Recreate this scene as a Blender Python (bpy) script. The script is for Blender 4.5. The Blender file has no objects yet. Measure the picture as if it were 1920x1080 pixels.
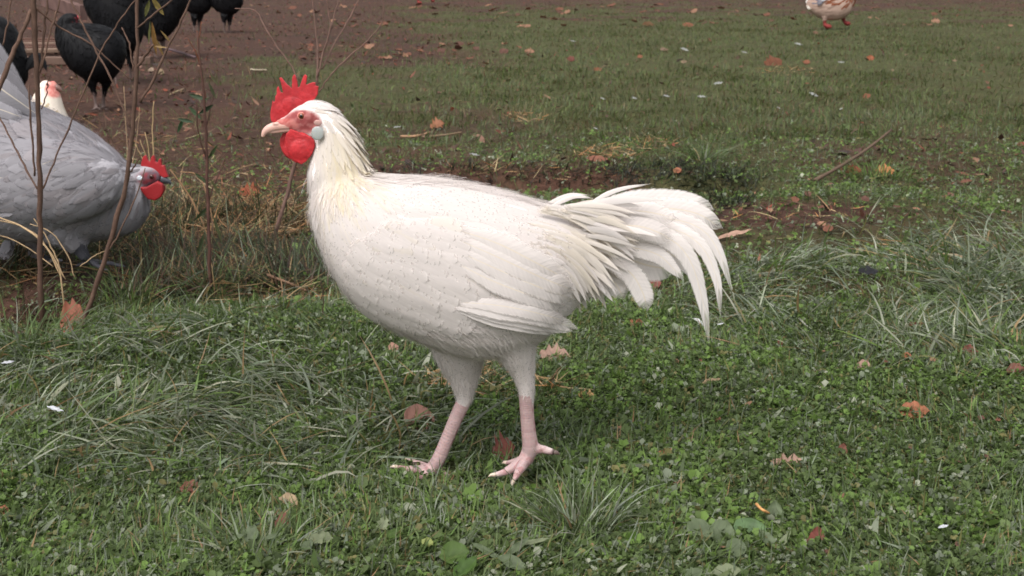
import bpy, bmesh, math, random
import numpy as np
from mathutils import Vector, Matrix
from mathutils.bvhtree import BVHTree

random.seed(7)
RNG = np.random.default_rng(7)
SC = bpy.context.scene
COL = SC.collection

# ------------------------------------------------------------------ camera
FPX = 2400.0                      # focal length in pixels of a 1920 wide frame
CAM_H = 0.67
PITCH = math.radians(14.2)
cs, sn = math.cos(PITCH), math.sin(PITCH)
cam_data = bpy.data.cameras.new('camera')
cam = bpy.data.objects.new('camera', cam_data)
COL.objects.link(cam)
cam.location = (0, 0, CAM_H)
cam.rotation_euler = (math.radians(90) - PITCH, 0, 0)
cam_data.sensor_width = 36.0
cam_data.lens = 36.0 * FPX / 1920.0
cam_data.clip_start = 0.02
cam_data.clip_end = 600
cam_data.dof.use_dof = True
cam_data.dof.focus_distance = 1.66
cam_data.dof.aperture_fstop = 20.0
SC.camera = cam

# ------------------------------------------------------------------ light
SUN_EL, SUN_AZ = math.radians(56), math.radians(205)     # azimuth from +Y clockwise
world = bpy.data.worlds.new('World')
SC.world = world
world.use_nodes = True
nt = world.node_tree
bg = nt.nodes['Background']
sky = nt.nodes.new('ShaderNodeTexSky')
sky.sky_type = 'NISHITA'
sky.sun_disc = False
sky.sun_elevation = SUN_EL
sky.sun_rotation = SUN_AZ
sky.air_density = 1.0
sky.dust_density = 4.0
hsv = nt.nodes.new('ShaderNodeHueSaturation')
hsv.inputs['Saturation'].default_value = 0.16            # cloud cover: a nearly grey sky
nt.links.new(sky.outputs[0], hsv.inputs['Color'])
nt.links.new(hsv.outputs[0], bg.inputs['Color'])
bg.inputs['Strength'].default_value = 0.12
sun_data = bpy.data.lights.new('sun', 'SUN')
sun_data.energy = 1.15
sun_data.angle = math.radians(36)
sun_data.color = (1.0, 0.945, 0.91)
sun = bpy.data.objects.new('sun', sun_data)
COL.objects.link(sun)
sd = Vector((math.sin(SUN_AZ) * math.cos(SUN_EL), math.cos(SUN_AZ) * math.cos(SUN_EL), math.sin(SUN_EL)))
sun.rotation_euler = sd.to_track_quat('Z', 'Y').to_euler()
vs = SC.view_settings
vs.view_transform = 'Standard'
vs.look = 'None'
vs.exposure = 1.14
vs.gamma = 1.0
SC.render.engine = 'CYCLES'
SC.cycles.transparent_max_bounces = 24
SC.cycles.max_bounces = 10
SC.cycles.diffuse_bounces = 7
SC.cycles.use_denoising = True
SC.cycles.pixel_filter_type = 'BLACKMAN_HARRIS'
SC.cycles.filter_width = 1.65


# ------------------------------------------------------------------ helpers
def lin(r, g, b, k=1.0):
    f = lambda c: (c / 255 / 12.92 if c / 255 <= 0.04045 else ((c / 255 + 0.055) / 1.055) ** 2.4)
    return (f(r) * k, f(g) * k, f(b) * k)


def ray(px, py):
    a, b = (px - 960) / FPX, (540 - py) / FPX
    return Vector((a, cs + b * sn, -sn + b * cs))


def at(px, py, Y):
    d = ray(px, py)
    t = Y / d.y
    return Vector((d.x * t, Y, CAM_H + d.z * t))


def project(V):
    V = np.asarray(V, float)
    x, y, z = V[..., 0], V[..., 1], V[..., 2] - CAM_H
    dep = np.maximum(y * cs - z * sn, 1e-3)
    return 960 + FPX * x / dep, 540 - FPX * (y * sn + z * cs) / dep


_LAT = np.random.default_rng(3).random((256, 256))


def vnoise(x, y):
    xi, yi = np.floor(x).astype(int), np.floor(y).astype(int)
    fx, fy = x - xi, y - yi
    fx, fy = fx * fx * (3 - 2 * fx), fy * fy * (3 - 2 * fy)
    g = lambda a, b: _LAT[a & 255, b & 255]
    return (g(xi, yi) * (1 - fx) + g(xi + 1, yi) * fx) * (1 - fy) + (g(xi, yi + 1) * (1 - fx) + g(xi + 1, yi + 1) * fx) * fy


def fbm(x, y, f=1.0, o=4):
    x, y = np.asarray(x, float), np.asarray(y, float)
    s, a, t = 0, 1.0, 0
    for i in range(o):
        s = s + a * vnoise(x * f + 17.3 * i, y * f + 9.1 * i)
        t += a
        a *= 0.5
        f *= 2.03
    return s / t


def sstep(x, a, b):
    t = np.clip((x - a) / (b - a), 0, 1)
    return t * t * (3 - 2 * t)


def blob(px, py, cx, cy, rx, ry):
    """1 inside an ellipse, easing to 0 outside."""
    d = np.sqrt(((px - cx) / rx) ** 2 + ((py - cy) / ry) ** 2)
    return 1 - sstep(d, 0.65, 1.25)


def terrain(x, y):
    x, y = np.asarray(x, float), np.asarray(y, float)
    z = (fbm(x, y, 1.3, 3) - 0.5) * 0.07 + (fbm(x + 40, y, 6.0, 3) - 0.5) * 0.03
    flat = np.exp(-(((x - 0.0) / 0.35) ** 2 + ((y - 1.62) / 0.30) ** 2))
    z = z * (1 - flat) - 0.011 * flat
    z = z * (1 - 0.6 * sstep(y, 6, 12))
    # shallow trench behind the white bird, deepest at its right end
    yc = 4.12 - 0.10 * x
    tr = np.exp(-(((y - yc) / 0.17) ** 2)) * sstep(x, -0.75, -0.35) * (1 - sstep(x, 0.62, 0.9))
    z = z - 0.11 * tr
    z = z - 0.30 * np.exp(-((((x - 0.60) / 0.17) ** 2 + ((y - 3.98) / 0.20) ** 2) ** 2))
    z = z + 0.035 * np.exp(-(((x - 0.95) / 0.35) ** 2 + ((y - 3.55) / 0.25) ** 2))
    # overgrown ditch at the left, in front of the grey bird
    z = z - 0.17 * np.exp(-(((x + 0.97) / 0.16) ** 2 + ((y - 2.38) / 0.09) ** 2))
    z = z - 0.03 * sstep(-x, 0.15, 0.4) * sstep(y, 2.45, 2.65) * (1 - sstep(y, 4.5, 6.0))
    z = z - 0.11 * np.exp(-(((y - 2.66) / 0.12) ** 2)) * sstep(-x, 0.28, 0.42)
    z = z + 0.03 * np.exp(-(((x + 0.35) / 0.5) ** 2 + ((y - 2.25) / 0.18) ** 2))
    return z


def ground(px, py, lift=0.0):
    d = ray(px, py)
    z = 0.0
    for _ in range(25):
        t = (z + lift - CAM_H) / d.z
        z = 0.5 * z + 0.5 * float(terrain(d.x * t, d.y * t))
    t = (z + lift - CAM_H) / d.z
    return Vector((d.x * t, d.y * t, z + lift))


def scale_at(p):
    return FPX / (p.y * cs - (p.z - CAM_H) * sn)


def mesh_np(name, V, T, mat, parent=None, tint=None, uv=None, smooth=True, link=True):
    """One mesh object from arrays; T is an (n,3) array of triangles (or an (n,4) array of quads)."""
    V = np.asarray(V, np.float32)
    T = np.asarray(T, np.int32)
    k = T.shape[1]
    me = bpy.data.meshes.new(name)
    me.vertices.add(len(V))
    me.vertices.foreach_set('co', V.ravel())
    me.loops.add(T.size)
    me.loops.foreach_set('vertex_index', T.ravel())
    me.polygons.add(len(T))
    me.polygons.foreach_set('loop_start', np.arange(len(T), dtype=np.int32) * k)
    if tint is not None:
        a = me.color_attributes.new('tint', 'FLOAT_COLOR', 'POINT')
        c = np.ones((len(V), 4), np.float32)
        c[:, :3] = tint
        a.data.foreach_set('color', c.ravel())
    if uv is not None:
        u = me.uv_layers.new(name='UVMap')
        u.data.foreach_set('uv', np.asarray(uv, np.float32)[T.ravel()].ravel())
    me.update(calc_edges=True)
    me.validate()
    if smooth:
        me.polygons.foreach_set('use_smooth', np.ones(len(me.polygons), bool))
    me.materials.append(mat)
    o = bpy.data.objects.new(name, me)
    if link:
        COL.objects.link(o)
    if parent is not None:
        set_parent(o, parent)
    return o


def world_loc(o):
    v = Vector((0, 0, 0))
    while o is not None:
        v += o.location
        o = o.parent
    return v


def set_parent(o, parent):
    """Parent a mesh whose vertices are in world coordinates to a thing at its base."""
    o.parent = parent
    w = world_loc(parent)
    if o.type == 'MESH':
        o.data.transform(Matrix.Translation(-w))
    return o


def tag(o, label=None, cat=None, group=None, kind=None):
    if label: o['label'] = label
    if cat: o['category'] = cat
    if group: o['group'] = group
    if kind: o['kind'] = kind
    return o


def empty(name, loc, label, cat, group=None):
    o = bpy.data.objects.new(name, None)
    COL.objects.link(o)
    o.location = loc
    o.empty_display_size = 0.05
    return tag(o, label, cat, group)


def copy_tree(o, parent=None):
    c = o.copy()
    COL.objects.link(c)
    c.parent = parent
    for ch in list(o.children):
        copy_tree(ch, c)
    return c


def recenter(o, base):
    """Move a top-level mesh's origin to its base."""
    o.data.transform(Matrix.Translation(-Vector(base)))
    o.location = base
    return o


# ------------------------------------------------------------------ materials
def new_mat(name):
    m = bpy.data.materials.new(name)
    m.use_nodes = True
    t = m.node_tree
    return m, t, t.nodes['Principled BSDF'], t.nodes['Material Output']


def leafy_mat(name, rough=0.55, transl=0.3, spec=0.35, var=0.25, scale=60):
    m, t, p, out = new_mat(name)
    a = t.nodes.new('ShaderNodeAttribute'); a.attribute_name = 'tint'
    n = t.nodes.new('ShaderNodeTexNoise'); n.inputs['Scale'].default_value = scale
    n.inputs['Detail'].default_value = 3
    tc = t.nodes.new('ShaderNodeTexCoord'); t.links.new(tc.outputs['Object'], n.inputs['Vector'])
    mr = t.nodes.new('ShaderNodeMapRange')
    mr.inputs['To Min'].default_value = 1 - var; mr.inputs['To Max'].default_value = 1 + var
    t.links.new(n.outputs['Fac'], mr.inputs['Value'])
    mx = t.nodes.new('ShaderNodeMix'); mx.data_type = 'RGBA'; mx.blend_type = 'MULTIPLY'
    mx.inputs['Factor'].default_value = 1
    t.links.new(a.outputs['Color'], mx.inputs['A']); t.links.new(mr.outputs[0], mx.inputs['B'])
    t.links.new(mx.outputs['Result'], p.inputs['Base Color'])
    p.inputs['Roughness'].default_value = rough
    p.inputs['Specular IOR Level'].default_value = spec
    tr = t.nodes.new('ShaderNodeBsdfTranslucent'); t.links.new(mx.outputs['Result'], tr.inputs['Color'])
    ms = t.nodes.new('ShaderNodeMixShader'); ms.inputs[0].default_value = transl
    t.links.new(p.outputs[0], ms.inputs[1]); t.links.new(tr.outputs[0], ms.inputs[2])
    t.links.new(ms.outputs[0], out.inputs['Surface'])
    return m


def feather_mat(name, transl=0.3, rough=0.75, soft=5.0, streak=0.12, spec=0.15, barbs=False):
    """Vane colour from the feather's own tint, barb streaks from its UVs, frayed see-through tips."""
    m, t, p, out = new_mat(name)
    L = t.links.new
    a = t.nodes.new('ShaderNodeAttribute'); a.attribute_name = 'tint'
    uv = t.nodes.new('ShaderNodeUVMap')
    sep = t.nodes.new('ShaderNodeSeparateXYZ'); L(uv.outputs[0], sep.inputs[0])
    geo = t.nodes.new('ShaderNodeObjectInfo')
    mp = t.nodes.new('ShaderNodeMapping'); mp.inputs['Scale'].default_value = (16, 1.6, 1)
    L(uv.outputs[0], mp.inputs['Vector'])
    tc = t.nodes.new('ShaderNodeTexCoord')
    ad = t.nodes.new('ShaderNodeVectorMath'); ad.operation = 'MULTIPLY_ADD'
    L(tc.outputs['Object'], ad.inputs[0]); ad.inputs[1].default_value = (6, 6, 6); L(mp.outputs[0], ad.inputs[2])
    n = t.nodes.new('ShaderNodeTexNoise'); n.inputs['Scale'].default_value = 1.0; n.inputs['Detail'].default_value = 3
    L(ad.outputs[0], n.inputs['Vector'])
    mr = t.nodes.new('ShaderNodeMapRange'); mr.inputs['To Min'].default_value = 1 - streak; mr.inputs['To Max'].default_value = 1 + streak
    mr.inputs['From Min'].default_value = 0.25; mr.inputs['From Max'].default_value = 0.75
    L(n.outputs['Fac'], mr.inputs['Value'])
    mx = t.nodes.new('ShaderNodeMix'); mx.data_type = 'RGBA'; mx.blend_type = 'MULTIPLY'; mx.inputs['Factor'].default_value = 1
    L(a.outputs['Color'], mx.inputs['A']); L(mr.outputs[0], mx.inputs['B'])
    colour = mx.outputs['Result']
    if barbs:
        def M(op, a_, b_=None, c_=None):
            q = t.nodes.new('ShaderNodeMath'); q.operation = op
            for k_, v_ in enumerate((a_, b_, c_)):
                if v_ is None: continue
                if isinstance(v_, (int, float)): q.inputs[k_].default_value = v_
                else: L(v_, q.inputs[k_])
            return q.outputs[0]
        au = M('ABSOLUTE', M('MULTIPLY_ADD', sep.outputs['X'], 2.0, -1.0))
        sl = M('MULTIPLY_ADD', au, -0.10, sep.outputs['Y'])          # barbs slant towards the tip
        cb = t.nodes.new('ShaderNodeCombineXYZ')
        L(M('MULTIPLY', sep.outputs['X'], 1.5), cb.inputs['X']); L(M('MULTIPLY', sl, 46.0), cb.inputs['Y'])
        ad2 = t.nodes.new('ShaderNodeVectorMath'); ad2.operation = 'MULTIPLY_ADD'
        L(tc.outputs['Object'], ad2.inputs[0]); ad2.inputs[1].default_value = (3, 40, 3); L(cb.outputs[0], ad2.inputs[2])
        n = t.nodes.new('ShaderNodeTexNoise'); n.inputs['Scale'].default_value = 1.0; n.inputs['Detail'].default_value = 3
        L(ad2.outputs[0], n.inputs['Vector'])
        mb = t.nodes.new('ShaderNodeMapRange'); mb.inputs['From Min'].default_value = 0.3; mb.inputs['From Max'].default_value = 0.7
        mb.inputs['To Min'].default_value = 0.91; mb.inputs['To Max'].default_value = 1.04
        L(n.outputs['Fac'], mb.inputs['Value'])
        m3 = t.nodes.new('ShaderNodeMix'); m3.data_type = 'RGBA'; m3.blend_type = 'MULTIPLY'; m3.inputs['Factor'].default_value = 1
        L(colour, m3.inputs['A']); L(mb.outputs[0], m3.inputs['B'])
        m4 = t.nodes.new('ShaderNodeMix'); m4.data_type = 'RGBA'; m4.blend_type = 'MIX'
        L(M('MULTIPLY', M('LESS_THAN', au, 0.05), 0.8), m4.inputs['Factor'])
        L(m3.outputs['Result'], m4.inputs['A']); m4.inputs['B'].default_value = (0.70, 0.62, 0.50, 1)
        colour = m4.outputs['Result']
    L(colour, p.inputs['Base Color'])
    p.inputs['Roughness'].default_value = rough
    p.inputs['Specular IOR Level'].default_value = spec
    tr = t.nodes.new('ShaderNodeBsdfTranslucent'); L(colour, tr.inputs['Color'])
    ms = t.nodes.new('ShaderNodeMixShader'); ms.inputs[0].default_value = transl
    L(p.outputs[0], ms.inputs[1]); L(tr.outputs[0], ms.inputs[2])
    # edge distance: e = max(t, |2u-1|)
    u1 = t.nodes.new('ShaderNodeMath'); u1.operation = 'MULTIPLY_ADD'; u1.inputs[1].default_value = 2; u1.inputs[2].default_value = -1
    L(sep.outputs['X'], u1.inputs[0])
    u2 = t.nodes.new('ShaderNodeMath'); u2.operation = 'ABSOLUTE'; L(u1.outputs[0], u2.inputs[0])
    e = t.nodes.new('ShaderNodeMath'); e.operation = 'MAXIMUM'; L(u2.outputs[0], e.inputs[0]); L(sep.outputs['Y'], e.inputs[1])
    al = t.nodes.new('ShaderNodeMath'); al.operation = 'MULTIPLY_ADD'; al.inputs[1].default_value = -soft; al.inputs[2].default_value = soft + 0.1
    L(e.outputs[0], al.inputs[0])
    nn = t.nodes.new('ShaderNodeMath'); nn.operation = 'MULTIPLY_ADD'; nn.inputs[1].default_value = 1.3 if barbs else 0.4; nn.inputs[2].default_value = -0.58 if barbs else -0.16
    L(n.outputs['Fac'], nn.inputs[0])
    al2 = t.nodes.new('ShaderNodeMath'); al2.operation = 'ADD'; al2.use_clamp = True
    rt = t.nodes.new('ShaderNodeMath'); rt.operation = 'MULTIPLY_ADD'; rt.inputs[1].default_value = 9.0; rt.inputs[2].default_value = 0.05
    L(sep.outputs['Y'], rt.inputs[0])
    mn = t.nodes.new('ShaderNodeMath'); mn.operation = 'MINIMUM'; L(al.outputs[0], mn.inputs[0]); L(rt.outputs[0], mn.inputs[1])
    L(mn.outputs[0], al2.inputs[0]); L(nn.outputs[0], al2.inputs[1])
    tp = t.nodes.new('ShaderNodeBsdfTransparent')
    m2 = t.nodes.new('ShaderNodeMixShader')
    L(al2.outputs[0], m2.inputs[0]); L(tp.outputs[0], m2.inputs[1]); L(ms.outputs[0], m2.inputs[2])
    L(m2.outputs[0], out.inputs['Surface'])
    return m


def flesh_mat(name, rough=0.5, sss=0.15, bump=0.25, scale=220, var=0.12, spec=0.4):
    m, t, p, out = new_mat(name)
    L = t.links.new
    a = t.nodes.new('ShaderNodeAttribute'); a.attribute_name = 'tint'
    tc = t.nodes.new('ShaderNodeTexCoord')
    n = t.nodes.new('ShaderNodeTexNoise'); n.inputs['Scale'].default_value = scale; n.inputs['Detail'].default_value = 4
    L(tc.outputs['Object'], n.inputs['Vector'])
    mr = t.nodes.new('ShaderNodeMapRange'); mr.inputs['To Min'].default_value = 1 - var; mr.inputs['To Max'].default_value = 1 + var
    L(n.outputs['Fac'], mr.inputs['Value'])
    mx = t.nodes.new('ShaderNodeMix'); mx.data_type = 'RGBA'; mx.blend_type = 'MULTIPLY'; mx.inputs['Factor'].default_value = 1
    L(a.outputs['Color'], mx.inputs['A']); L(mr.outputs[0], mx.inputs['B'])
    L(mx.outputs['Result'], p.inputs['Base Color'])
    p.inputs['Roughness'].default_value = rough
    p.inputs['Specular IOR Level'].default_value = spec
    p.inputs['Subsurface Weight'].default_value = sss
    p.inputs['Subsurface Radius'].default_value = (0.006, 0.002, 0.001)
    p.inputs['Subsurface Scale'].default_value = 1.0
    b = t.nodes.new('ShaderNodeBump'); b.inputs['Strength'].default_value = bump; b.inputs['Distance'].default_value = 0.0015
    L(n.outputs['Fac'], b.inputs['Height']); L(b.outputs[0], p.inputs['Normal'])
    return m


M_CLOVER = leafy_mat('clover_leaf', 0.6, 0.42, 0.3)
M_GRASS = leafy_mat('grass_blade', 0.55, 0.42, 0.35)
M_STRAW = leafy_mat('dry_straw', 0.7, 0.15, 0.2)
M_DEAD = leafy_mat('dead_leaf', 0.65, 0.15, 0.25, 0.3, 90)
M_BARK = leafy_mat('stalk_bark', 0.8, 0.0, 0.15, 0.35, 120)
M_WOOD = leafy_mat('weathered_wood', 0.85, 0.0, 0.15, 0.35, 9)
M_FEATHER = feather_mat('white_feather', 0.42, 0.85, 14.0, 0.05, 0.08)
M_VANE = feather_mat('wing_vane', 0.36, 0.8, 3.6, 0.05, 0.1, True)
M_TAIL = feather_mat('tail_feather', 0.36, 0.75, 5.0, 0.05, 0.1, True)
M_DARKF = feather_mat('dark_feather', 0.05, 0.55, 6.0, 0.25, 0.1)
M_FLESH = flesh_mat('bare_skin')
M_PLUM = flesh_mat('downy_skin', 0.7, 0.0, 0.35, 210, 0.1, 0.2)
M_COMB = flesh_mat('comb_skin', 0.5, 0.06, 0.2, 520, 0.2, 0.35)
M_HORN = flesh_mat('horn', 0.35, 0.1, 0.1, 150, 0.08, 0.5)
M_EYE = flesh_mat('eye', 0.08, 0.0, 0.0, 10, 0.0, 0.6)


# ------------------------------------------------------------------ ground
def px_regions(x, y, z):
    """Cover of the ground at world points, read on the calibrated photograph: lawn, long grass, soil, litter."""
    px, py = project(np.stack([x, y, z], -1))
    w1 = (fbm(x, y, 2.2, 3) - 0.5)
    w2 = (fbm(x + 11, y + 5, 5.0, 3) - 0.5)
    qx, qy = px + w1 * 300 + w2 * 120, py + w1 * 90 + w2 * 50
    near = sstep(qy, 540, 600)
    # bare soil: back left, band below the top edge, patches
    soil = blob(qx, qy, 110, 140, 360, 200)
    soil = np.maximum(soil, 0.95 * blob(qx, qy, 590, 60, 240, 50))
    soil = np.maximum(soil, 0.9 * (1 - sstep(qy, 4, 34 + 30 * sstep(-qx, -900, -500))))
    soil = np.maximum(soil, 0.45 * blob(qx, qy, 450, 300, 160, 140))
    soil = np.maximum(soil, 0.55 * blob(qx, qy, 930, 330, 340, 42))
    soil = np.maximum(soil, 0.85 * blob(px + 40 * w2, py + 20 * w2, 1490, 402, 170, 26))
    soil = np.maximum(soil, 0.5 * blob(qx, qy, 1680, 290, 260, 46))
    soil = np.maximum(soil, 0.5 * blob(qx, qy, 860, 240, 190, 30))
    soil = np.maximum(soil, 0.8 * blob(qx, qy, 60, 540, 110, 60))
    soil = np.maximum(soil, blob(px, py, 45, 600, 90, 44))
    soil = np.maximum(soil, 0.5 * blob(qx, qy, 760, 110, 200, 26))
    lawn = np.maximum.reduce([1.0 * blob(qx, qy, 1350, 135, 640, 135), 0.7 * blob(qx, qy, 1250, 45, 700, 40), 0.8 * blob(qx, qy, 1850, 170, 300, 170), 0.65 * blob(qx, qy, 820, 150, 300, 110),
                              0.6 * blob(qx, qy, 1600, 330, 420, 90), 0.6 * blob(qx, qy, 1000, 280, 400, 50)])
    lawn = np.clip(lawn, 0, 1)
    longg = np.maximum.reduce([blob(px, py, 330, 760, 560, 150), blob(px, py, 1750, 560, 420, 130),
                               0.2 * blob(px, py, 420, 540, 300, 60), 0.2 * blob(px, py, 60, 600, 160, 60)]) * (1 - blob(px, py, 45, 605, 95, 46)) * (1 - 0.9 * blob(px, py, 165, 515, 140, 45))
    return px, py, near, np.clip(soil, 0, 1), lawn, np.clip(longg, 0, 1)


def build_ground():
    # one sheet: fine close to the camera, coarser outwards, out past the horizon
    ys = np.concatenate([[-60, -20, -6, -2, 0.2, 0.7], np.arange(1.0, 5.2, 0.03), np.geomspace(5.25, 30, 130), [38, 50, 80, 140, 260, 500]])
    us = np.concatenate([[-400, -150, -60, -25, -10, -5, -3], np.linspace(-1.6, 1.6, 150), [3, 5, 10, 25, 60, 150, 400]])
    ny, nx = len(ys), len(us)
    Y = np.repeat(ys[:, None], nx, 1)
    spread = np.clip(np.abs(ys) * 0.45 + 0.25, 0.6, 6)[:, None]
    X = np.where(np.abs(us)[None, :] <= 1.6, us[None, :] * spread / 1.0, np.sign(us)[None, :] * (np.abs(us)[None, :] - 1.6) + np.sign(us)[None, :] * 1.6 * spread)
    Z = terrain(X, Y)
    V = np.stack([X, Y, Z], -1).reshape(-1, 3)
    i = np.arange(ny - 1)[:, None] * nx + np.arange(nx - 1)[None, :]
    Q = np.stack([i, i + 1, i + nx + 1, i + nx], -1).reshape(-1, 4)
    px, py, near, soil, lawn, longg = px_regions(V[:, 0], V[:, 1], V[:, 2])
    earth = np.array(lin(76, 53, 43))
    earth2 = np.array(lin(58, 45, 40))
    moss = np.array(lin(68, 70, 44))
    dark = np.array(lin(78, 84, 52))
    k = fbm(V[:, 0] + 3, V[:, 1], 3.0, 3)[:, None]
    ear = earth * k + earth2 * (1 - k)
    g = moss * (1 - near[:, None]) + dark * near[:, None]
    w = np.clip(soil * 1.1 + 0.45 * (1 - np.maximum(lawn, near)), 0, 1)[:, None]
    tint = g * (1 - w) + ear * w
    m, t, p, out = new_mat('earth')
    L = t.links.new
    a = t.nodes.new('ShaderNodeAttribute'); a.attribute_name = 'tint'
    tc = t.nodes.new('ShaderNodeTexCoord')
    n1 = t.nodes.new('ShaderNodeTexNoise'); n1.inputs['Scale'].default_value = 28; n1.inputs['Detail'].default_value = 8; n1.inputs['Roughness'].default_value = 0.7
    L(tc.outputs['Object'], n1.inputs['Vector'])
    n2 = t.nodes.new('ShaderNodeTexNoise'); n2.inputs['Scale'].default_value = 5; n2.inputs['Detail'].default_value = 5
    L(tc.outputs['Object'], n2.inputs['Vector'])
    mr = t.nodes.new('ShaderNodeMapRange'); mr.inputs['From Min'].default_value = 0.3; mr.inputs['From Max'].default_value = 0.7
    mr.inputs['To Min'].default_value = 0.45; mr.inputs['To Max'].default_value = 1.5
    L(n1.outputs['Fac'], mr.inputs['Value'])
    mx = t.nodes.new('ShaderNodeMix'); mx.data_type = 'RGBA'; mx.blend_type = 'MULTIPLY'; mx.inputs['Factor'].default_value = 1
    L(a.outputs['Color'], mx.inputs['A']); L(mr.outputs[0], mx.inputs['B'])
    mx2 = t.nodes.new('ShaderNodeMix'); mx2.data_type = 'RGBA'; mx2.blend_type = 'MIX'
    mr2 = t.nodes.new('ShaderNodeMapRange'); mr2.inputs['From Min'].default_value = 0.5; mr2.inputs['From Max'].default_value = 0.75; mr2.inputs['To Max'].default_value = 0.5
    L(n2.outputs['Fac'], mr2.inputs['Value']); L(mr2.outputs[0], mx2.inputs['Factor'])
    L(mx.outputs['Result'], mx2.inputs['A']); mx2.inputs['B'].default_value = (*lin(66, 48, 40), 1)
    L(mx2.outputs['Result'], p.inputs['Base Color'])
    p.inputs['Roughness'].default_value = 0.95; p.inputs['Specular IOR Level'].default_value = 0.1
    b = t.nodes.new('ShaderNodeBump'); b.inputs['Strength'].default_value = 0.9; b.inputs['Distance'].default_value = 0.02
    L(n1.outputs['Fac'], b.inputs['Height']); L(b.outputs[0], p.inputs['Normal'])
    o = mesh_np('ground', V, Q, m, tint=tint)
    tag(o, kind='structure')


build_ground()


# ------------------------------------------------------------------ vegetation
def scatter(n, y0, y1, power=1.0, margin=1.4, xr=None):
    """Random ground points in the camera's wedge between two distances, denser close by when power < 1."""
    u = RNG.random(n)
    y = (y0 ** (2 * power) + u * (y1 ** (2 * power) - y0 ** (2 * power))) ** (1 / (2 * power))
    x = (RNG.random(n) * 2 - 1) * (0.40 * margin * y * 1.03 + 0.05)
    return x, y, terrain(x, y)


def strip_mesh(base, az, L, W, lean, droop, K, roll=None, curl=None):
    """Tapering bent blades, K segments each: returns verts (N, 2K+1, 3) and triangles."""
    N = len(base)
    s = np.linspace(0, 1, K + 1)[None, :]
    a = az[:, None] + (0 * s if curl is None else curl[:, None] * s)
    th = lean[:, None] + droop[:, None] * s            # angle from vertical
    ds = L[:, None] / K
    hx = np.concatenate([np.zeros((N, 1)), np.cumsum(np.sin(th[:, 1:]) * np.cos(a[:, 1:]) * ds, 1)], 1)
    hy = np.concatenate([np.zeros((N, 1)), np.cumsum(np.sin(th[:, 1:]) * np.sin(a[:, 1:]) * ds, 1)], 1)
    hz = np.concatenate([np.zeros((N, 1)), np.cumsum(np.cos(th[:, 1:]) * ds, 1)], 1)
    hz = np.maximum(hz, -0.002 + 0.006 * s)
    C = base[:, None, :] + np.stack([hx, hy, hz], -1)
    roll = np.zeros(N) if roll is None else roll
    sx = -np.sin(a) * np.cos(roll)[:, None]
    sy = np.cos(a) * np.cos(roll)[:, None]
    sz = np.sin(roll)[:, None] * np.ones_like(a)
    S = np.stack([sx, sy, sz], -1)
    w = (W[:, None] * 0.5 * (1 - s ** 2.2) * np.minimum(1, 0.55 + 1.5 * s))[..., None]
    Lf, Rt = C - S * w, C + S * w
    V = np.empty((N, 2 * K + 1, 3))
    V[:, 0:2 * K:2] = Lf[:, :K]
    V[:, 1:2 * K:2] = Rt[:, :K]
    V[:, 2 * K] = C[:, K]
    tri = []
    for k in range(K - 1):
        a0 = 2 * k
        tri += [(a0, a0 + 1, a0 + 3), (a0, a0 + 3, a0 + 2)]
    tri.append((2 * K - 2, 2 * K - 1, 2 * K))
    T = (np.arange(N)[:, None, None] * (2 * K + 1) + np.array(tri)[None]).reshape(-1, 3)
    return V, T


def blades(name, base, az, L, W, lean, droop, K, tint, mat, kind='stuff', **kw):
    V, T = strip_mesh(base, az, L, W, lean, droop, K, **kw)
    nv = V.shape[1]
    o = mesh_np(name, V.reshape(-1, 3), T, mat, tint=np.repeat(tint, nv, 0))
    if kind: o['kind'] = kind
    return o


def palette(n, cols, weights, jit=0.18):
    cols = np.array(cols)
    w = np.array(weights, float); w /= w.sum()
    c = cols[RNG.choice(len(cols), n, p=w)]
    return c * (1 + (RNG.random((n, 1)) - 0.5) * 2 * jit) * (1 + (RNG.random((n, 3)) - 0.5) * 0.12)


G_DEEP, G_MID, G_FRESH = lin(70, 84, 48), lin(87, 103, 60), lin(98, 122, 60)
G_GREY, G_PALE, G_YEL = lin(116, 124, 104), lin(150, 154, 134), lin(112, 108, 68)
F_DEEP, F_MID, F_FRESH, F_YEL = lin(62, 70, 43), lin(80, 90, 53), lin(90, 104, 56), lin(100, 94, 64)
TAN, BROWN, PALE_STRAW = lin(138, 114, 82), lin(92, 72, 54), lin(166, 146, 112)


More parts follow.
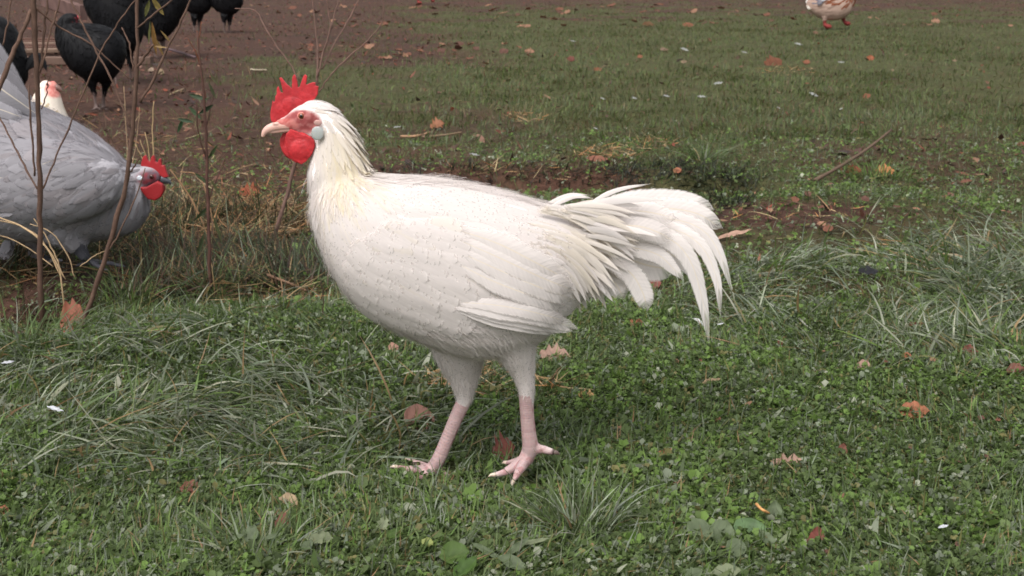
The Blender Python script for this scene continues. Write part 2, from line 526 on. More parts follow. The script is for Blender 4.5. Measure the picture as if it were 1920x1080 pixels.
def round_leaves(name, n, y0, y1, size, hmin, hmax, K, keep):
    """Low weeds and clover: small rounded leaflets, mostly three to a stalk."""
    x, y, z = scatter(n, y0, y1, 0.75)
    px, py, near, soil, lawn, longg = px_regions(x, y, z)
    pr = keep(px, py, near, soil, lawn, longg, x, y)
    ok = RNG.random(n) < pr
    x, y, z = x[ok], y[ok], z[ok]
    longg, soil = longg[ok], soil[ok]
    n = len(x)
    patch = fbm(x + 5, y + 9, 9.0, 2)
    h = hmin + (hmax - hmin) * RNG.random(n) * (0.5 + patch)
    az = RNG.random(n) * 6.283
    sz = size * np.exp(RNG.normal(0, 0.32, n)) * (0.75 + 0.5 * patch)
    # palette follows patches
    fresh = np.array([G_DEEP, G_MID, G_FRESH, G_GREY, G_PALE, G_YEL])
    wts = np.stack([0.30 + 0 * patch, 0.34 + 0 * patch, 0.10 + 0.5 * sstep(patch, 0.45, 0.7), 0.12 + 0.30 * longg, 0.025 + 0.03 * longg, 0.05 + 0.15 * soil], -1)
    wts /= wts.sum(1, keepdims=True)
    idx = (RNG.random((n, 1)) > np.cumsum(wts, 1)).sum(1).clip(0, 5)
    tint = fresh[idx] * (1 + (RNG.random((n, 1)) - 0.5) * 0.4)
    Vs, Ts, Cs = [], [], []
    off = 0
    if K == 4:
        prof = np.array([(0, 0, 0), (0.28, 0.36, 0.05), (0.72, 0.40, 0.04), (1.0, 0.0, -0.08), (0.72, -0.40, 0.04), (0.28, -0.36, 0.05)])
        tri = np.array([(0, 1, 2), (0, 2, 3), (0, 3, 4), (0, 4, 5)])
    else:
        prof = np.array([(0, 0, 0), (0.6, 0.42, 0.05), (1.0, 0.0, -0.05), (0.6, -0.42, 0.05)])
        tri = np.array([(0, 1, 2), (0, 2, 3)])
    for j in range(3):
        a = az + j * 2.094 + RNG.normal(0, 0.25, n)
        tilt = RNG.normal(0.05, 0.6, n)
        rl = RNG.normal(0, 0.6, n)
        ca, sa, ct, st, cr, sr = np.cos(a), np.sin(a), np.cos(tilt), np.sin(tilt), np.cos(rl), np.sin(rl)
        F = np.stack([ca * ct, sa * ct, st], -1)
        S0 = np.stack([-sa, ca, np.zeros(n)], -1)
        U0 = np.cross(F, S0)
        S = S0 * cr[:, None] + U0 * sr[:, None]
        U = np.cross(F, S)
        c = np.stack([x, y, z + h], -1)
        P = c[:, None, :] + sz[:, None, None] * (prof[None, :, 0, None] * F[:, None] + prof[None, :, 1, None] * S[:, None] + prof[None, :, 2, None] * U[:, None])
        Vs.append(P.reshape(-1, 3))
        Ts.append((np.arange(n)[:, None, None] * len(prof) + tri[None]).reshape(-1, 3) + off)
        Cs.append(np.repeat(tint * (1 + (RNG.random((n, 1)) - 0.5) * 0.2), len(prof), 0))
        off += n * len(prof)
    o = mesh_np(name, np.concatenate(Vs), np.concatenate(Ts), M_CLOVER, tint=np.concatenate(Cs))
    o['kind'] = 'stuff'
    return o


def feet_clear(x, y):
    d = np.minimum(((x - 0.015) / 0.035) ** 2 + ((y - 1.60) / 0.03) ** 2, ((x + 0.11) / 0.04) ** 2 + ((y - 1.645) / 0.03) ** 2)
    return np.where(d < 1, 0.12, np.where(d < 4, 0.5, 1.0))


def clover_keep(px, py, near, soil, lawn, longg, x, y):
    return (0.2 + 0.8 * near) * (1 - 0.55 * longg) * (1 - 0.75 * soil) * feet_clear(x, y)


round_leaves('clover_cover', 56000, 1.16, 1.66, 0.0060, 0.001, 0.014, 4, clover_keep)
round_leaves('clover_cover', 132000, 1.63, 2.85, 0.0064, 0.001, 0.014, 2, clover_keep)
round_leaves('weed_cover', 82000, 2.6, 5.8, 0.0078, 0.003, 0.018, 2,
             lambda px, py, near, soil, lawn, longg, x, y: (0.3 + 0.6 * np.maximum(lawn, near)) * (1 - 0.7 * soil) * (1 - sstep(y, 3.8, 5.8)))


def grass_layer(name, n, y0, y1, Lr, Wr, K, keep, cols, wts, lean=(0.3, 0.45), droop=(0.5, 0.6), power=0.75, aim=None):
    x, y, z = scatter(n, y0, y1, power)
    px, py, near, soil, lawn, longg = px_regions(x, y, z)
    ok = RNG.random(n) < keep(px, py, near, soil, lawn, longg, x, y)
    x, y, z = x[ok], y[ok], z[ok]
    n = len(x)
    L = Lr[0] + (Lr[1] - Lr[0]) * RNG.random(n) ** 1.5
    W = Wr[0] + (Wr[1] - Wr[0]) * RNG.random(n)
    # combed: neighbouring blades lean the same way
    comb = fbm(x + 20, y + 3, 2.5, 2) * 12.0
    az = comb + RNG.normal(0, 0.9, n) if aim is None else aim(x, y) + RNG.normal(0, 0.7, n)
    tint = palette(n, cols, wts)
    return blades(name, np.stack([x, y, z], -1), az, L, W, np.abs(RNG.normal(*lean, n)), RNG.normal(*droop, n), K, tint, M_GRASS,
                  roll=RNG.normal(0, 0.5, n), curl=RNG.normal(0, 0.4, n))


grass_layer('lawn_grass', 175000, 1.16, 2.85, (0.012, 0.046), (0.0014, 0.0034), 2,
            lambda px, py, near, soil, lawn, longg, x, y: (0.3 + 0.7 * near) * (1 - 0.7 * soil) * feet_clear(x, y),
            [G_DEEP, G_MID, G_FRESH, G_GREY, G_YEL, TAN], [2.4, 4, 1.8, 2.2, 0.8, 0.45], lean=(0.6, 0.4), droop=(0.6, 0.6))
grass_layer('long_grass', 110000, 1.25, 3.6, (0.035, 0.135), (0.0020, 0.0056), 4,
            lambda px, py, near, soil, lawn, longg, x, y: longg ** 1.2 * (0.12 + 0.88 * sstep(fbm(x + 2, y + 7, 5.0, 2), 0.32, 0.62)),
            [G_DEEP, G_MID, G_GREY, G_PALE, G_YEL, TAN, G_FRESH], [1.8, 2.6, 6.0, 3.2, 0.8, 0.7, 0.8],
            lean=(1.02, 0.3), droop=(0.7, 0.35))
grass_layer('field_grass', 82000, 2.7, 6.0, (0.012, 0.05), (0.002, 0.004), 2,
            lambda px, py, near, soil, lawn, longg, x, y: (0.3 + 0.7 * np.maximum(lawn, near)) * (1 - 0.7 * soil),
            [F_DEEP, F_MID, F_FRESH, G_GREY, F_YEL, BROWN], [3.0, 4, 1.2, 0.9, 1.6, 1.2])
grass_layer('far_grass', 320000, 5.0, 27, (0.02, 0.055), (0.004, 0.009), 2,
            lambda px, py, near, soil, lawn, longg, x, y: (0.16 + 0.84 * lawn) * (1 - 0.7 * soil) * (0.35 + 0.65 * sstep(fbm(x + 60, y + 13, 1.1, 4), 0.34, 0.56)),
            [F_DEEP, F_MID, F_FRESH, F_YEL, BROWN], [2.4, 4, 1.8, 1.6, 1.0], power=0.45)


def straw(name, n, spots, Lr, cols, wts, mat=M_STRAW):
    pts = []
    for (cx, cy, rx, ry, w) in spots:
        k = int(n * w)
        r, a = np.sqrt(RNG.random(k)), RNG.random(k) * 6.283
        for i in range(k):
            p = ground(cx + r[i] * math.cos(a[i]) * rx, cy + r[i] * math.sin(a[i]) * ry)
            pts.append((p.x, p.y, p.z + RNG.random() * 0.012 + 0.004))
    B = np.array(pts)
    k = len(B)
    L = Lr[0] + (Lr[1] - Lr[0]) * RNG.random(k) ** 1.4
    o = blades(name, B, RNG.random(k) * 6.283, L, 0.0018 + 0.002 * RNG.random(k), np.abs(RNG.normal(1.35, 0.22, k)), RNG.normal(0.1, 0.25, k), 3,
               palette(k, cols, wts), mat, roll=RNG.normal(0, 0.6, k), curl=RNG.normal(0, 0.4, k))
    return o


grass_layer('dry_weeds', 26000, 2.7, 9.0, (0.03, 0.12), (0.0022, 0.005), 3,
            lambda px, py, near, soil, lawn, longg, x, y: 0.6 * np.maximum(blob(px, py, 410, 290, 190, 170), 0.5 * blob(px, py, 200, 160, 420, 150)) * sstep(fbm(x + 9, y, 2.4, 3), 0.38, 0.62),
            [BROWN, TAN, G_DEEP, G_MID, lin(86, 70, 48)], [3, 1.2, 2.4, 1.6, 2.4], lean=(0.5, 0.35), droop=(0.6, 0.5), power=0.5)
grass_layer('undergrowth', 130000, 2.25, 3.7, (0.04, 0.16), (0.0016, 0.0042), 4,
            lambda px, py, near, soil, lawn, longg, x, y: np.clip(blob(px, py, 330, 500, 300, 85) + 0.8 * blob(px, py, 30, 545, 130, 60) + 0.5 * blob(px, py, 420, 400, 160, 60), 0, 1) * sstep(fbm(x + 4, y + 8, 6.0, 2), 0.30, 0.62) * (1 - 0.92 * blob(px, py, 165, 515, 130, 45)),
            [lin(64, 50, 40), TAN, lin(44, 54, 32), lin(52, 60, 36), G_MID, lin(76, 58, 44), G_GREY], [3, 0.9, 3.4, 3, 1.2, 2.4, .5], lean=(0.7, 0.4), droop=(0.8, 0.5))
grass_layer('broad_leaves', 18000, 1.18, 2.8, (0.014, 0.042), (0.006, 0.015), 4,
            lambda px, py, near, soil, lawn, longg, x, y: 0.55 * near * (1 - 0.7 * soil) * feet_clear(x, y) * sstep(fbm(x + 31, y + 2, 6.0, 2), 0.35, 0.65),
            [G_DEEP, G_MID, G_FRESH, G_GREY, G_PALE], [2, 3, 1.2, 2.6, .9], lean=(0.95, 0.3), droop=(0.5, 0.4))
grass_layer('hollow_shade_weeds', 60000, 3.35, 4.9, (0.02, 0.06), (0.002, 0.005), 3,  # dark weeds, tinted darker still to stand in for the hollow's shade
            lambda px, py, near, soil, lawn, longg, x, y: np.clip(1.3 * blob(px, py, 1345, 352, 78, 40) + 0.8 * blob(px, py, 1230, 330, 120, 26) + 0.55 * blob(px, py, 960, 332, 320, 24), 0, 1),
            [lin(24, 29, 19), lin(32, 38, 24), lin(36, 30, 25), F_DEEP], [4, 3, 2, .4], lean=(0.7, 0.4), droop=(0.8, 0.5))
straw('scattered_straw', 2600,
      [(440, 425, 150, 40, 0.75), (330, 500, 150, 50, 0.24), (60, 480, 70, 60, 0.12), (500, 360, 120, 50, 0.1), (250, 300, 180, 90, 0.12), (520, 560, 90, 30, 0.05)],
      (0.03, 0.16), [TAN, BROWN, PALE_STRAW, lin(150, 108, 74)], [3, 3, 1, 1.5])
straw('lawn_straw', 900,
      [(1135, 292, 60, 12, 0.16), (1215, 274, 50, 10, 0.12), (985, 224, 40, 9, 0.10), (1480, 136, 60, 9, 0.14), (830, 722, 50, 14, 0.07), (925, 715, 22, 40, 0.10),
       (1040, 735, 25, 12, 0.06), (1700, 480, 90, 20, 0.06), (1500, 410, 140, 18, 0.05), (1000, 330, 200, 16, 0.07)],
      (0.02, 0.085), [TAN, PALE_STRAW, lin(160, 116, 76), BROWN], [3, 1.6, 2, 1])

# fine litter on the soil at the back: far too small and many to count
x, y, z = scatter(26000, 3.2, 27, 0.42)
px, py, near, soil, lawn, longg = px_regions(x, y, z)
ok = RNG.random(len(x)) < (0.10 + 0.9 * soil) * (0.4 + 0.9 * (fbm(x, y, 1.6, 3)))
x, y, z = x[ok], y[ok], z[ok]
k = len(x)
blades('leaf_litter', np.stack([x, y, z + 0.006], -1), RNG.random(k) * 6.283, 0.015 + 0.045 * RNG.random(k) ** 2, 0.008 + 0.022 * RNG.random(k) ** 2,
       np.abs(RNG.normal(1.3, 0.25, k)), RNG.normal(0.1, 0.3, k), 3,
       palette(k, [lin(96, 62, 50), lin(74, 52, 46), lin(120, 92, 76), lin(106, 56, 42), lin(56, 44, 40)], [3, 4, 1.0, 1.6, 3]), M_DEAD, roll=RNG.normal(0, 0.5, k))


# ------------------------------------------------------------------ solid shapes
def loft(rings):
    """Closed surface through rings of equal point counts, capped at both ends."""
    n = len(rings[0])
    V = [p for r in rings for p in r]
    F = []
    for i in range(len(rings) - 1):
        for j in range(n):
            F.append((i * n + j, i * n + (j + 1) % n, (i + 1) * n + (j + 1) % n, (i + 1) * n + j))
    c0, c1 = len(V), len(V) + 1
    V.append(sum((Vector(p) for p in rings[0]), Vector()) / n)
    V.append(sum((Vector(p) for p in rings[-1]), Vector()) / n)
    m = (len(rings) - 1) * n
    for j in range(n):
        F.append((c0, (j + 1) % n, j))
        F.append((c1, m + j, m + (j + 1) % n))
    return V, F


def catmull(pts, n):
    """Smooth resampling of a list of equal-length tuples."""
    P = np.array(pts, float)
    if len(P) < 3:
        t = np.linspace(0, 1, n)[:, None]
        return P[0] * (1 - t) + P[-1] * t
    E = np.concatenate([[2 * P[0] - P[1]], P, [2 * P[-1] - P[-2]]])
    out = []
    for u in np.linspace(0, len(P) - 1, n):
        i = min(int(u), len(P) - 2)
        f = u - i
        a, b, c, d = E[i], E[i + 1], E[i + 2], E[i + 3]
        out.append(0.5 * ((2 * b) + (-a + c) * f + (2 * a - 5 * b + 4 * c - d) * f * f + (-a + 3 * b - 3 * c + d) * f ** 3))
    return np.array(out)


def tube(points, radii, n=10, flat=1.0):
    """Rings across a 3-D path; flat scales the ring along the world's Y axis."""
    pts = [Vector(p) for p in points]
    rings = []
    for i, p in enumerate(pts):
        t = (pts[min(i + 1, len(pts) - 1)] - pts[max(i - 1, 0)])
        if t.length < 1e-9: t = Vector((0, 0, 1))
        t.normalize()
        ax = Vector((0, 1, 0)) - t * t.y
        if ax.length < 0.2: ax = Vector((1, 0, 0)) - t * t.x
        ax.normalize()
        b = t.cross(ax)
        rings.append([p + b * (radii[i] * math.cos(a)) + ax * (radii[i] * flat * math.sin(a)) for a in [6.28319 * j / n for j in range(n)]])
    return loft(rings)


def fuse(parts, voxel, smooth, name='fused'):
    """Union of closed surfaces by voxel remesh, relaxed; returns a mesh."""
    V, F = [], []
    for v, f in parts:
        o = len(V)
        V += [tuple(p) for p in v]
        F += [tuple(i + o for i in q) for q in f]
    me = bpy.data.meshes.new(name)
    me.from_pydata(V, [], F)
    bm = bmesh.new(); bm.from_mesh(me)
    bmesh.ops.recalc_face_normals(bm, faces=bm.faces)
    bm.to_mesh(me); bm.free()
    ob = bpy.data.objects.new(name, me)
    COL.objects.link(ob)
    r = ob.modifiers.new('r', 'REMESH'); r.mode = 'VOXEL'; r.voxel_size = voxel
    if smooth:
        s = ob.modifiers.new('s', 'SMOOTH'); s.factor = 0.5; s.iterations = smooth
    dg = bpy.context.evaluated_depsgraph_get()
    out = bpy.data.meshes.new_from_object(ob.evaluated_get(dg))
    bpy.data.objects.remove(ob)
    bpy.data.meshes.remove(me)
    out.name = name
    out.polygons.foreach_set('use_smooth', np.ones(len(out.polygons), bool))
    return out


def verts_of(me):
    a = np.empty(len(me.vertices) * 3, np.float32)
    me.vertices.foreach_get('co', a)
    return a.reshape(-1, 3)


def set_tint(me, tint):
    a = me.color_attributes.new('tint', 'FLOAT_COLOR', 'POINT')
    c = np.ones((len(me.vertices), 4), np.float32)
    c[:, :3] = tint
    a.data.foreach_set('color', c.ravel())


def mesh_obj(name, me, mat, parent):
    me.name = name
    me.materials.clear(); me.materials.append(mat)
    o = bpy.data.objects.new(name, me)
    COL.objects.link(o)
    if parent is not None: set_parent(o, parent)
    return o


def slab(poly, Y, thick):
    """Extruded pixel outline standing in the plane at depth Y."""
    n = len(poly)
    bm = bmesh.new()
    vs_ = [bm.verts.new(at(px, py, Y)) for px, py in poly]
    f = bm.faces.new(vs_)
    tri = bmesh.ops.triangulate(bm, faces=[f])['faces']
    bm.verts.index_update()
    V = [v.co.copy() for v in bm.verts]
    T = [tuple(v.index for v in f.verts) for f in bm.faces]
    bm.free()
    h = Vector((0, thick / 2, 0))
    W = [v - h for v in V] + [v + h for v in V]
    F = [t for t in T] + [tuple(i + n for i in reversed(t)) for t in T]
    F += [(i, (i + 1) % n, (i + 1) % n + n, i + n) for i in range(n)]
    return W, F


def ball(c, r, sc=(1, 1, 1), seg=16):
    c = Vector(c)
    rings = []
    for i in range(1, seg // 2):
        th = math.pi * i / (seg // 2)
        rings.append([c + Vector((math.sin(th) * math.cos(a) * r * sc[0], math.sin(th) * math.sin(a) * r * sc[1], math.cos(th) * r * sc[2])) for a in [6.28319 * j / seg for j in range(seg)]])
    return loft(rings)


def idw(ctrl, px, py, power=3.0):
    """Blend control rows (px, py, values...) at a point by inverse distance."""
    C = np.asarray(ctrl, float)
    d = (C[:, 0] - px) ** 2 + (C[:, 1] - py) ** 2 + 4.0
    w = d ** (-power / 2)
    return (C[:, 2:] * w[:, None]).sum(0) / w.sum()


def in_poly(poly, x, y):
    c = False
    n = len(poly)
    for i in range(n):
        x1, y1 = poly[i]; x2, y2 = poly[(i + 1) % n]
        if (y1 > y) != (y2 > y) and x < (x2 - x1) * (y - y1) / (y2 - y1) + x1:
            c = not c
    return c


# ------------------------------------------------------------------ feathers
class Cards:
    """Collects feather vanes into one mesh."""
    def __init__(self): self.V, self.T, self.C, self.U, self.n = [], [], [], [], 0

    def grid(self, P, col, nu, nt):
        # P: list of rows (along t) each a list of nu points
        for k in range(nt):
            for j in range(nu):
                self.V.append(P[k][j]); self.C.append(col); self.U.append((j / (nu - 1), k / (nt - 1)))
        for k in range(nt - 1):
            for j in range(nu - 1):
                a = self.n + k * nu + j
                self.T += [(a, a + 1, a + nu + 1), (a, a + nu + 1, a + nu)]
        self.n += nu * nt

    def build(self, name, mat, parent):
        return mesh_np(name, np.array([tuple(v) for v in self.V]), np.array(self.T), mat, parent, tint=np.array(self.C), uv=np.array(self.U))


def vane_profile(t, pointed):
    if pointed:
        return max(0.14, (min(1, 0.5 + 2.2 * t)) * (1 - t ** 2.2) ** 0.8)
    return max(0.30, min(1.0, 0.55 + 1.1 * t) * (1 - max(0, (t - 0.45) / 0.55) ** 2.6) ** 0.5)


def cling(cards, bvh, root, nrm, d, L, W, lift0, lift1, col, pointed=False, nu=3, nt=5, rnd=random):
    """A feather lying on the body: it follows the surface from its root and lifts a little at the tip."""
    side0 = nrm.cross(d).normalized()
    p, n = root.copy(), nrm.copy()
    P = []
    step = L / (nt - 1)
    sway = rnd.uniform(-0.10, 0.10)
    for k in range(nt):
        t = k / (nt - 1)
        w = W * 0.5 * vane_profile(t, pointed)
        lift = lift0 + (lift1 - lift0) * t
        side = n.cross(d)
        if side.length < 1e-6: side = side0
        side.normalize()
        row = []
        for j in range(nu):
            u = j / (nu - 1) * 2 - 1
            rag = -abs(u) * rnd.uniform(0.02, 0.08) * L if (k == nt - 1) else 0
            row.append(p + side * (u * w) + n * (lift - abs(u) * w * 0.22) + d * rag)
        P.append(row)
        d2 = (d + side * sway * 0.3).normalized()
        q = p + d2 * step
        loc, nn, _, _ = bvh.find_nearest(q)
        if loc is None or (loc - q).length > step * 0.7:
            p = q                                     # past the edge of the body: carry straight on
        else:
            p, n = loc, (n * 0.4 + nn * 0.6).normalized()
            d2 = d2 - n * d2.dot(n) * 0.8
        d = d2.normalized()
    cards.grid(P, col, nu, nt)


def free_feather(pts, width, Y, tip='round', face=(0, -1, 0), nu=5, nt=16, cup=0.25, rnd=random, col=(0.8, 0.78, 0.74), prof=None):
    """A large feather along a pixel centreline; pts rows are (px, py, dy)."""
    C = catmull([p if len(p) == 3 else (*p, 0.0) for p in pts], nt)
    W3 = [at(c[0], c[1], Y + c[2]) for c in C]
    cards = Cards()
    f = Vector(face).normalized()
    P = []
    for k, p in enumerate(W3):
        t = k / (nt - 1)
        d = (W3[min(k + 1, nt - 1)] - W3[max(k - 1, 0)]).normalized()
        side = d.cross(f).normalized()
        n = side.cross(d).normalized()
        if tip == 'round': pr = min(1, 0.45 + 1.3 * t) * (1 - max(0, (t - 0.62) / 0.38) ** 2.4) ** 0.5
        elif tip == 'point': pr = min(1, 0.45 + 1.3 * t) * (1 - t ** 2.6) ** 0.85
        else: pr = min(1, 0.4 + t)
        w = max(0.03, pr) * width / scale_at(p) * 0.5
        row = []
        for j in range(nu):
            u = j / (nu - 1) * 2 - 1
            rag = rnd.uniform(-0.004, 0.004) if k == nt - 1 else rnd.uniform(-0.0008, 0.0008)
            row.append(p + side * (u * w) - n * (cup * w * (1 - u * u)) * -1 + d * rag)
        P.append(row)
    cards.grid(P, col, nu, nt)
    return cards


# ------------------------------------------------------------------ birds
def build_bird(sp):
    Y = sp['Y']
    base = Vector((at(sp['foot'][0], sp['foot'][1], Y).x, Y, float(terrain(at(sp['foot'][0], sp['foot'][1], Y).x, Y))))
    root = empty(sp['name'], base, sp['label'], sp['cat'], sp.get('group'))
    S = scale_at(at(sp['foot'][0], sp['foot'][1] - 150, Y))
    parts = []
    # trunk: upright slices from breast to tail
    rings = []
    st = catmull(sp['trunk'], 26)
    for (px, top, bot, hw) in st:
        a, b = at(px, top, Y), at(px, bot, Y)
        c, hh = (a + b) / 2, (a - b).length / 2
        ring = []
        for j in range(24):
            an = 6.28319 * j / 24
            ca, sa = math.cos(an), math.sin(an)
            ring.append(Vector((c.x, Y + max(hw, 0.004) * math.copysign(abs(ca) ** 0.85, ca), c.z + hh * math.copysign(abs(sa) ** 0.95, sa))))
        rings.append(ring)
    parts.append(loft(rings))
    for limb in sp.get('limbs', []):
        P = catmull(limb['pts'], limb.get('n', 12))       # rows: px, py, dy, r(px)
        parts.append(tube([at(p[0], p[1], Y + p[2]) for p in P], [p[3] / S for p in P], 12, limb.get('flat', 1.0)))
    for (px, py, dy, r, ssx, ssy, ssz) in sp.get('balls', []):
        parts.append(ball(at(px, py, Y + dy), r / S, (ssx, ssy, ssz)))
    me = fuse(parts, sp['voxel'], sp.get('smooth', 5), 'body')
    V = verts_of(me)
    bpx, bpy_ = project(V)
    tint = np.tile(np.array(sp['base_col']), (len(V), 1))
    bare = np.zeros(len(V), bool)
    for (cx, cy, rx, ry, col, isbare, *mott) in sp.get('zones', []):
        d = ((bpx - cx) / rx) ** 2 + ((bpy_ - cy) / ry) ** 2
        w = (1 - sstep(np.sqrt(d), *((0.82, 1.06) if cy < 300 else (0.55, 1.14))))[:, None]
        c = np.array(col)[None]
        if mott:                                  # blotched skin
            k = sstep(fbm(V[:, 0] * 230 + V[:, 1] * 90, V[:, 2] * 230, 1, 3), 0.40, 0.62)[:, None]
            c = c * (1 - k) + np.array(mott[0])[None] * k
        tint = tint * (1 - w) + c * w
        if isbare: bare |= d < 1
    set_tint(me, tint)
    bvh = BVHTree.FromPolygons([Vector(v) for v in V], [tuple(p.vertices) for p in me.polygons])
    # feather coat
    rnd = random.Random(sp.get('seed', 1))
    me.calc_loop_triangles()
    tri = np.empty(len(me.loop_triangles) * 3, np.int32)
    me.loop_triangles.foreach_get('vertices', tri)
    tri = tri.reshape(-1, 3)
    A, B, C_ = V[tri[:, 0]], V[tri[:, 1]], V[tri[:, 2]]
    nr = np.cross(B - A, C_ - A)
    ar = np.linalg.norm(nr, axis=1)
    pick = np.random.default_rng(sp.get('seed', 1)).choice(len(tri), sp['feathers'] * 6, p=ar / ar.sum())
    coat, wings = Cards(), {-1: Cards(), 1: Cards()}
    seen = {}
    made = 0
    fm = sp['feather_mat']
    for i in pick:
        if made >= sp['feathers']: break
        if bare[tri[i]].any(): continue
        r1, r2 = rnd.random(), rnd.random()
        if r1 + r2 > 1: r1, r2 = 1 - r1, 1 - r2
        p = Vector(A[i] + (B[i] - A[i]) * r1 + (C_[i] - A[i]) * r2)
        n = Vector(nr[i]) / max(ar[i], 1e-12)
        qx, qy = project(np.array(p))
        Lp, Wp, lift, pt = idw(sp['size'], qx, qy)
        cell = Wp / S * sp.get('gap', 0.42)
        key = (int(p.x // cell), int(p.y // cell), int(p.z // cell))
        if key in seen: continue
        seen[key] = 1
        fx, fy = idw(sp['flow'], qx, qy)
        d = Vector((fx, 0, -fy))
        d += Vector((rnd.gauss(0, 0.10), rnd.gauss(0, 0.06), rnd.gauss(0, 0.10))) * d.length
        d = d - n * d.dot(n)
        if d.length < 1e-4: continue
        d.normalize()
        k = rnd.uniform(0.8, 1.2)
        c = np.array(sp['coat_col'](qx, qy, rnd))
        tgt = coat
        if sp.get('wing') and in_poly(sp['wing'], qx, qy) and abs(n.y) > 0.15:
            tgt = wings[-1 if p.y < Y else 1]
            off = 0.003
        else:
            off = 0.0
        cling(tgt, bvh, p, n, d, Lp / S * k, Wp / S * k, 0.0005 + off, (lift / S * (sp['liftf'](qx, qy) if 'liftf' in sp else sp.get('lift', 0.36)) + off) * rnd.uniform(0.7, 1.25), c, pt > 0.5, sp.get('nu', 3), sp.get('nt', 5), rnd)
        made += 1
    made = 0
    for i in pick[::-1]:
        if made >= sp.get('fuzz', 0): break
        if bare[tri[i]].any(): continue
        r1, r2 = rnd.random(), rnd.random()
        if r1 + r2 > 1: r1, r2 = 1 - r1, 1 - r2
        p = Vector(A[i] + (B[i] - A[i]) * r1 + (C_[i] - A[i]) * r2)
        n = Vector(nr[i]) / max(ar[i], 1e-12)
        qx, qy = project(np.array(p))
        Lp, Wp, lift, pt = idw(sp['size'], qx, qy)
        if qy < sp.get('fuzz_min_y', -1e9): continue
        fx, fy = idw(sp['flow'], qx, qy)
        d = Vector((fx, 0, -fy))
        d += Vector((rnd.gauss(0, 0.16), rnd.gauss(0, 0.10), rnd.gauss(0, 0.16))) * d.length
        d = d - n * d.dot(n)
        if d.length < 1e-4: continue
        off = 0.0
        if sp.get('fuzz_skip') and in_poly(sp['fuzz_skip'], qx, qy): continue
        L_ = (0.5 * Lp + 8) / S * rnd.uniform(0.6, 1.1)
        cling(coat, bvh, p, n, d.normalized(), L_, rnd.uniform(0.6, 1.4) / S, 0.001 + off, lift / S * rnd.uniform(0.6, 1.9) + 0.001 + off, np.array(sp['coat_col'](qx, qy, rnd)), True, 2, 4, rnd)
        made += 1
    mesh_obj('body', me, sp.get('body_mat', M_PLUM), root)
    o = coat.build('plumage', fm, root); o['kind'] = 'stuff'
    wing_obj = {}
    for s in (-1, 1):
        if wings[s].n:
            wing_obj[s] = wings[s].build('wing', fm, root)
    return root, S, bvh, wing_obj


def side_point(bvh, px, py, Y, s, out):
    """Point on the bird's side seen at a pixel (s=-1 camera side, 1 far side), pushed out a little."""
    q = at(px, py, Y - 0.07)
    hit, n, _, _ = bvh.ray_cast(Vector((q.x, Y + s * 1.0, q.z)), Vector((0, -s, 0)))
    yy = hit.y if hit is not None else None
    return q, yy


def side_feather(bvh, pts, width, Y, s, out, tip, col, fallback, rnd):
    rows = []
    last = fallback
    for (px, py) in pts:
        q, yy = side_point(bvh, px, py, Y, s, out)
        if yy is None: yy = last
        last = yy
        rows.append((px, py, yy + s * out * (0.15 + 0.85 * min(1.0, 1.6 * len(rows) / max(1, len(pts) - 1))) - Y))
    return rows


def piece(name, polys, Y, parent, mat, col, voxel, smooth, thick=None, tintf=None, bulge=(), rough=0.0):
    me = fuse([slab(p, Y + dy, th) for (p, dy, th) in polys] + [ball(at(px, py, Y + dy), r_, sc_, 20) for (px, py, dy, r_, sc_) in bulge], voxel, smooth, name)
    V = verts_of(me)
    if rough:                                      # folds and pebbling of the skin
        y0 = V[:, 1].mean()
        k = (fbm(V[:, 0] * 90, V[:, 2] * 90, 1, 3) - 0.5) * 2.2 + (fbm(V[:, 0] * 420, V[:, 2] * 420, 1, 2) - 0.5) * 1.1
        V[:, 1] += np.sign(V[:, 1] - y0) * k * rough
        V[:, 0] += (fbm(V[:, 2] * 150, V[:, 0] * 60, 1, 2) - 0.5) * rough * 1.2
        me.vertices.foreach_set('co', V.ravel()); me.update()
        tintf = tintf or (lambda W: np.array(col)[None] * (0.62 + 0.76 * fbm(W[:, 0] * 160, W[:, 2] * 160, 1, 3))[:, None])
    if tintf is None:
        t = np.tile(np.array(col), (len(V), 1))
    else:
        t = tintf(V)
    set_tint(me, t)
    return mesh_obj(name, me, mat, parent)


def eye(Y, S, px, py, dy, r, parent, iris, pupil=(0.004, 0.003, 0.003)):
    s = -1 if dy < 0 else 1
    c = at(px, py, Y + dy)
    V, F = ball(c, r / S, (1, 0.8, 1), 20)
    V = [Vector(v) for v in V]
    me = bpy.data.meshes.new('eye')
    me.from_pydata([tuple(v) for v in V], [], F)
    me.update()
    me.polygons.foreach_set('use_smooth', np.ones(len(me.polygons), bool))
    t = []
    for v in V:
        k = (v - c).normalized().dot(Vector((0, s, 0)))
        t.append(pupil if k > 0.80 else iris)
    set_tint(me, np.array(t))
    return mesh_obj('eye', me, M_EYE, parent)


WHITE = (0.715, 0.665, 0.640)
CREAM = (0.71, 0.635, 0.49)


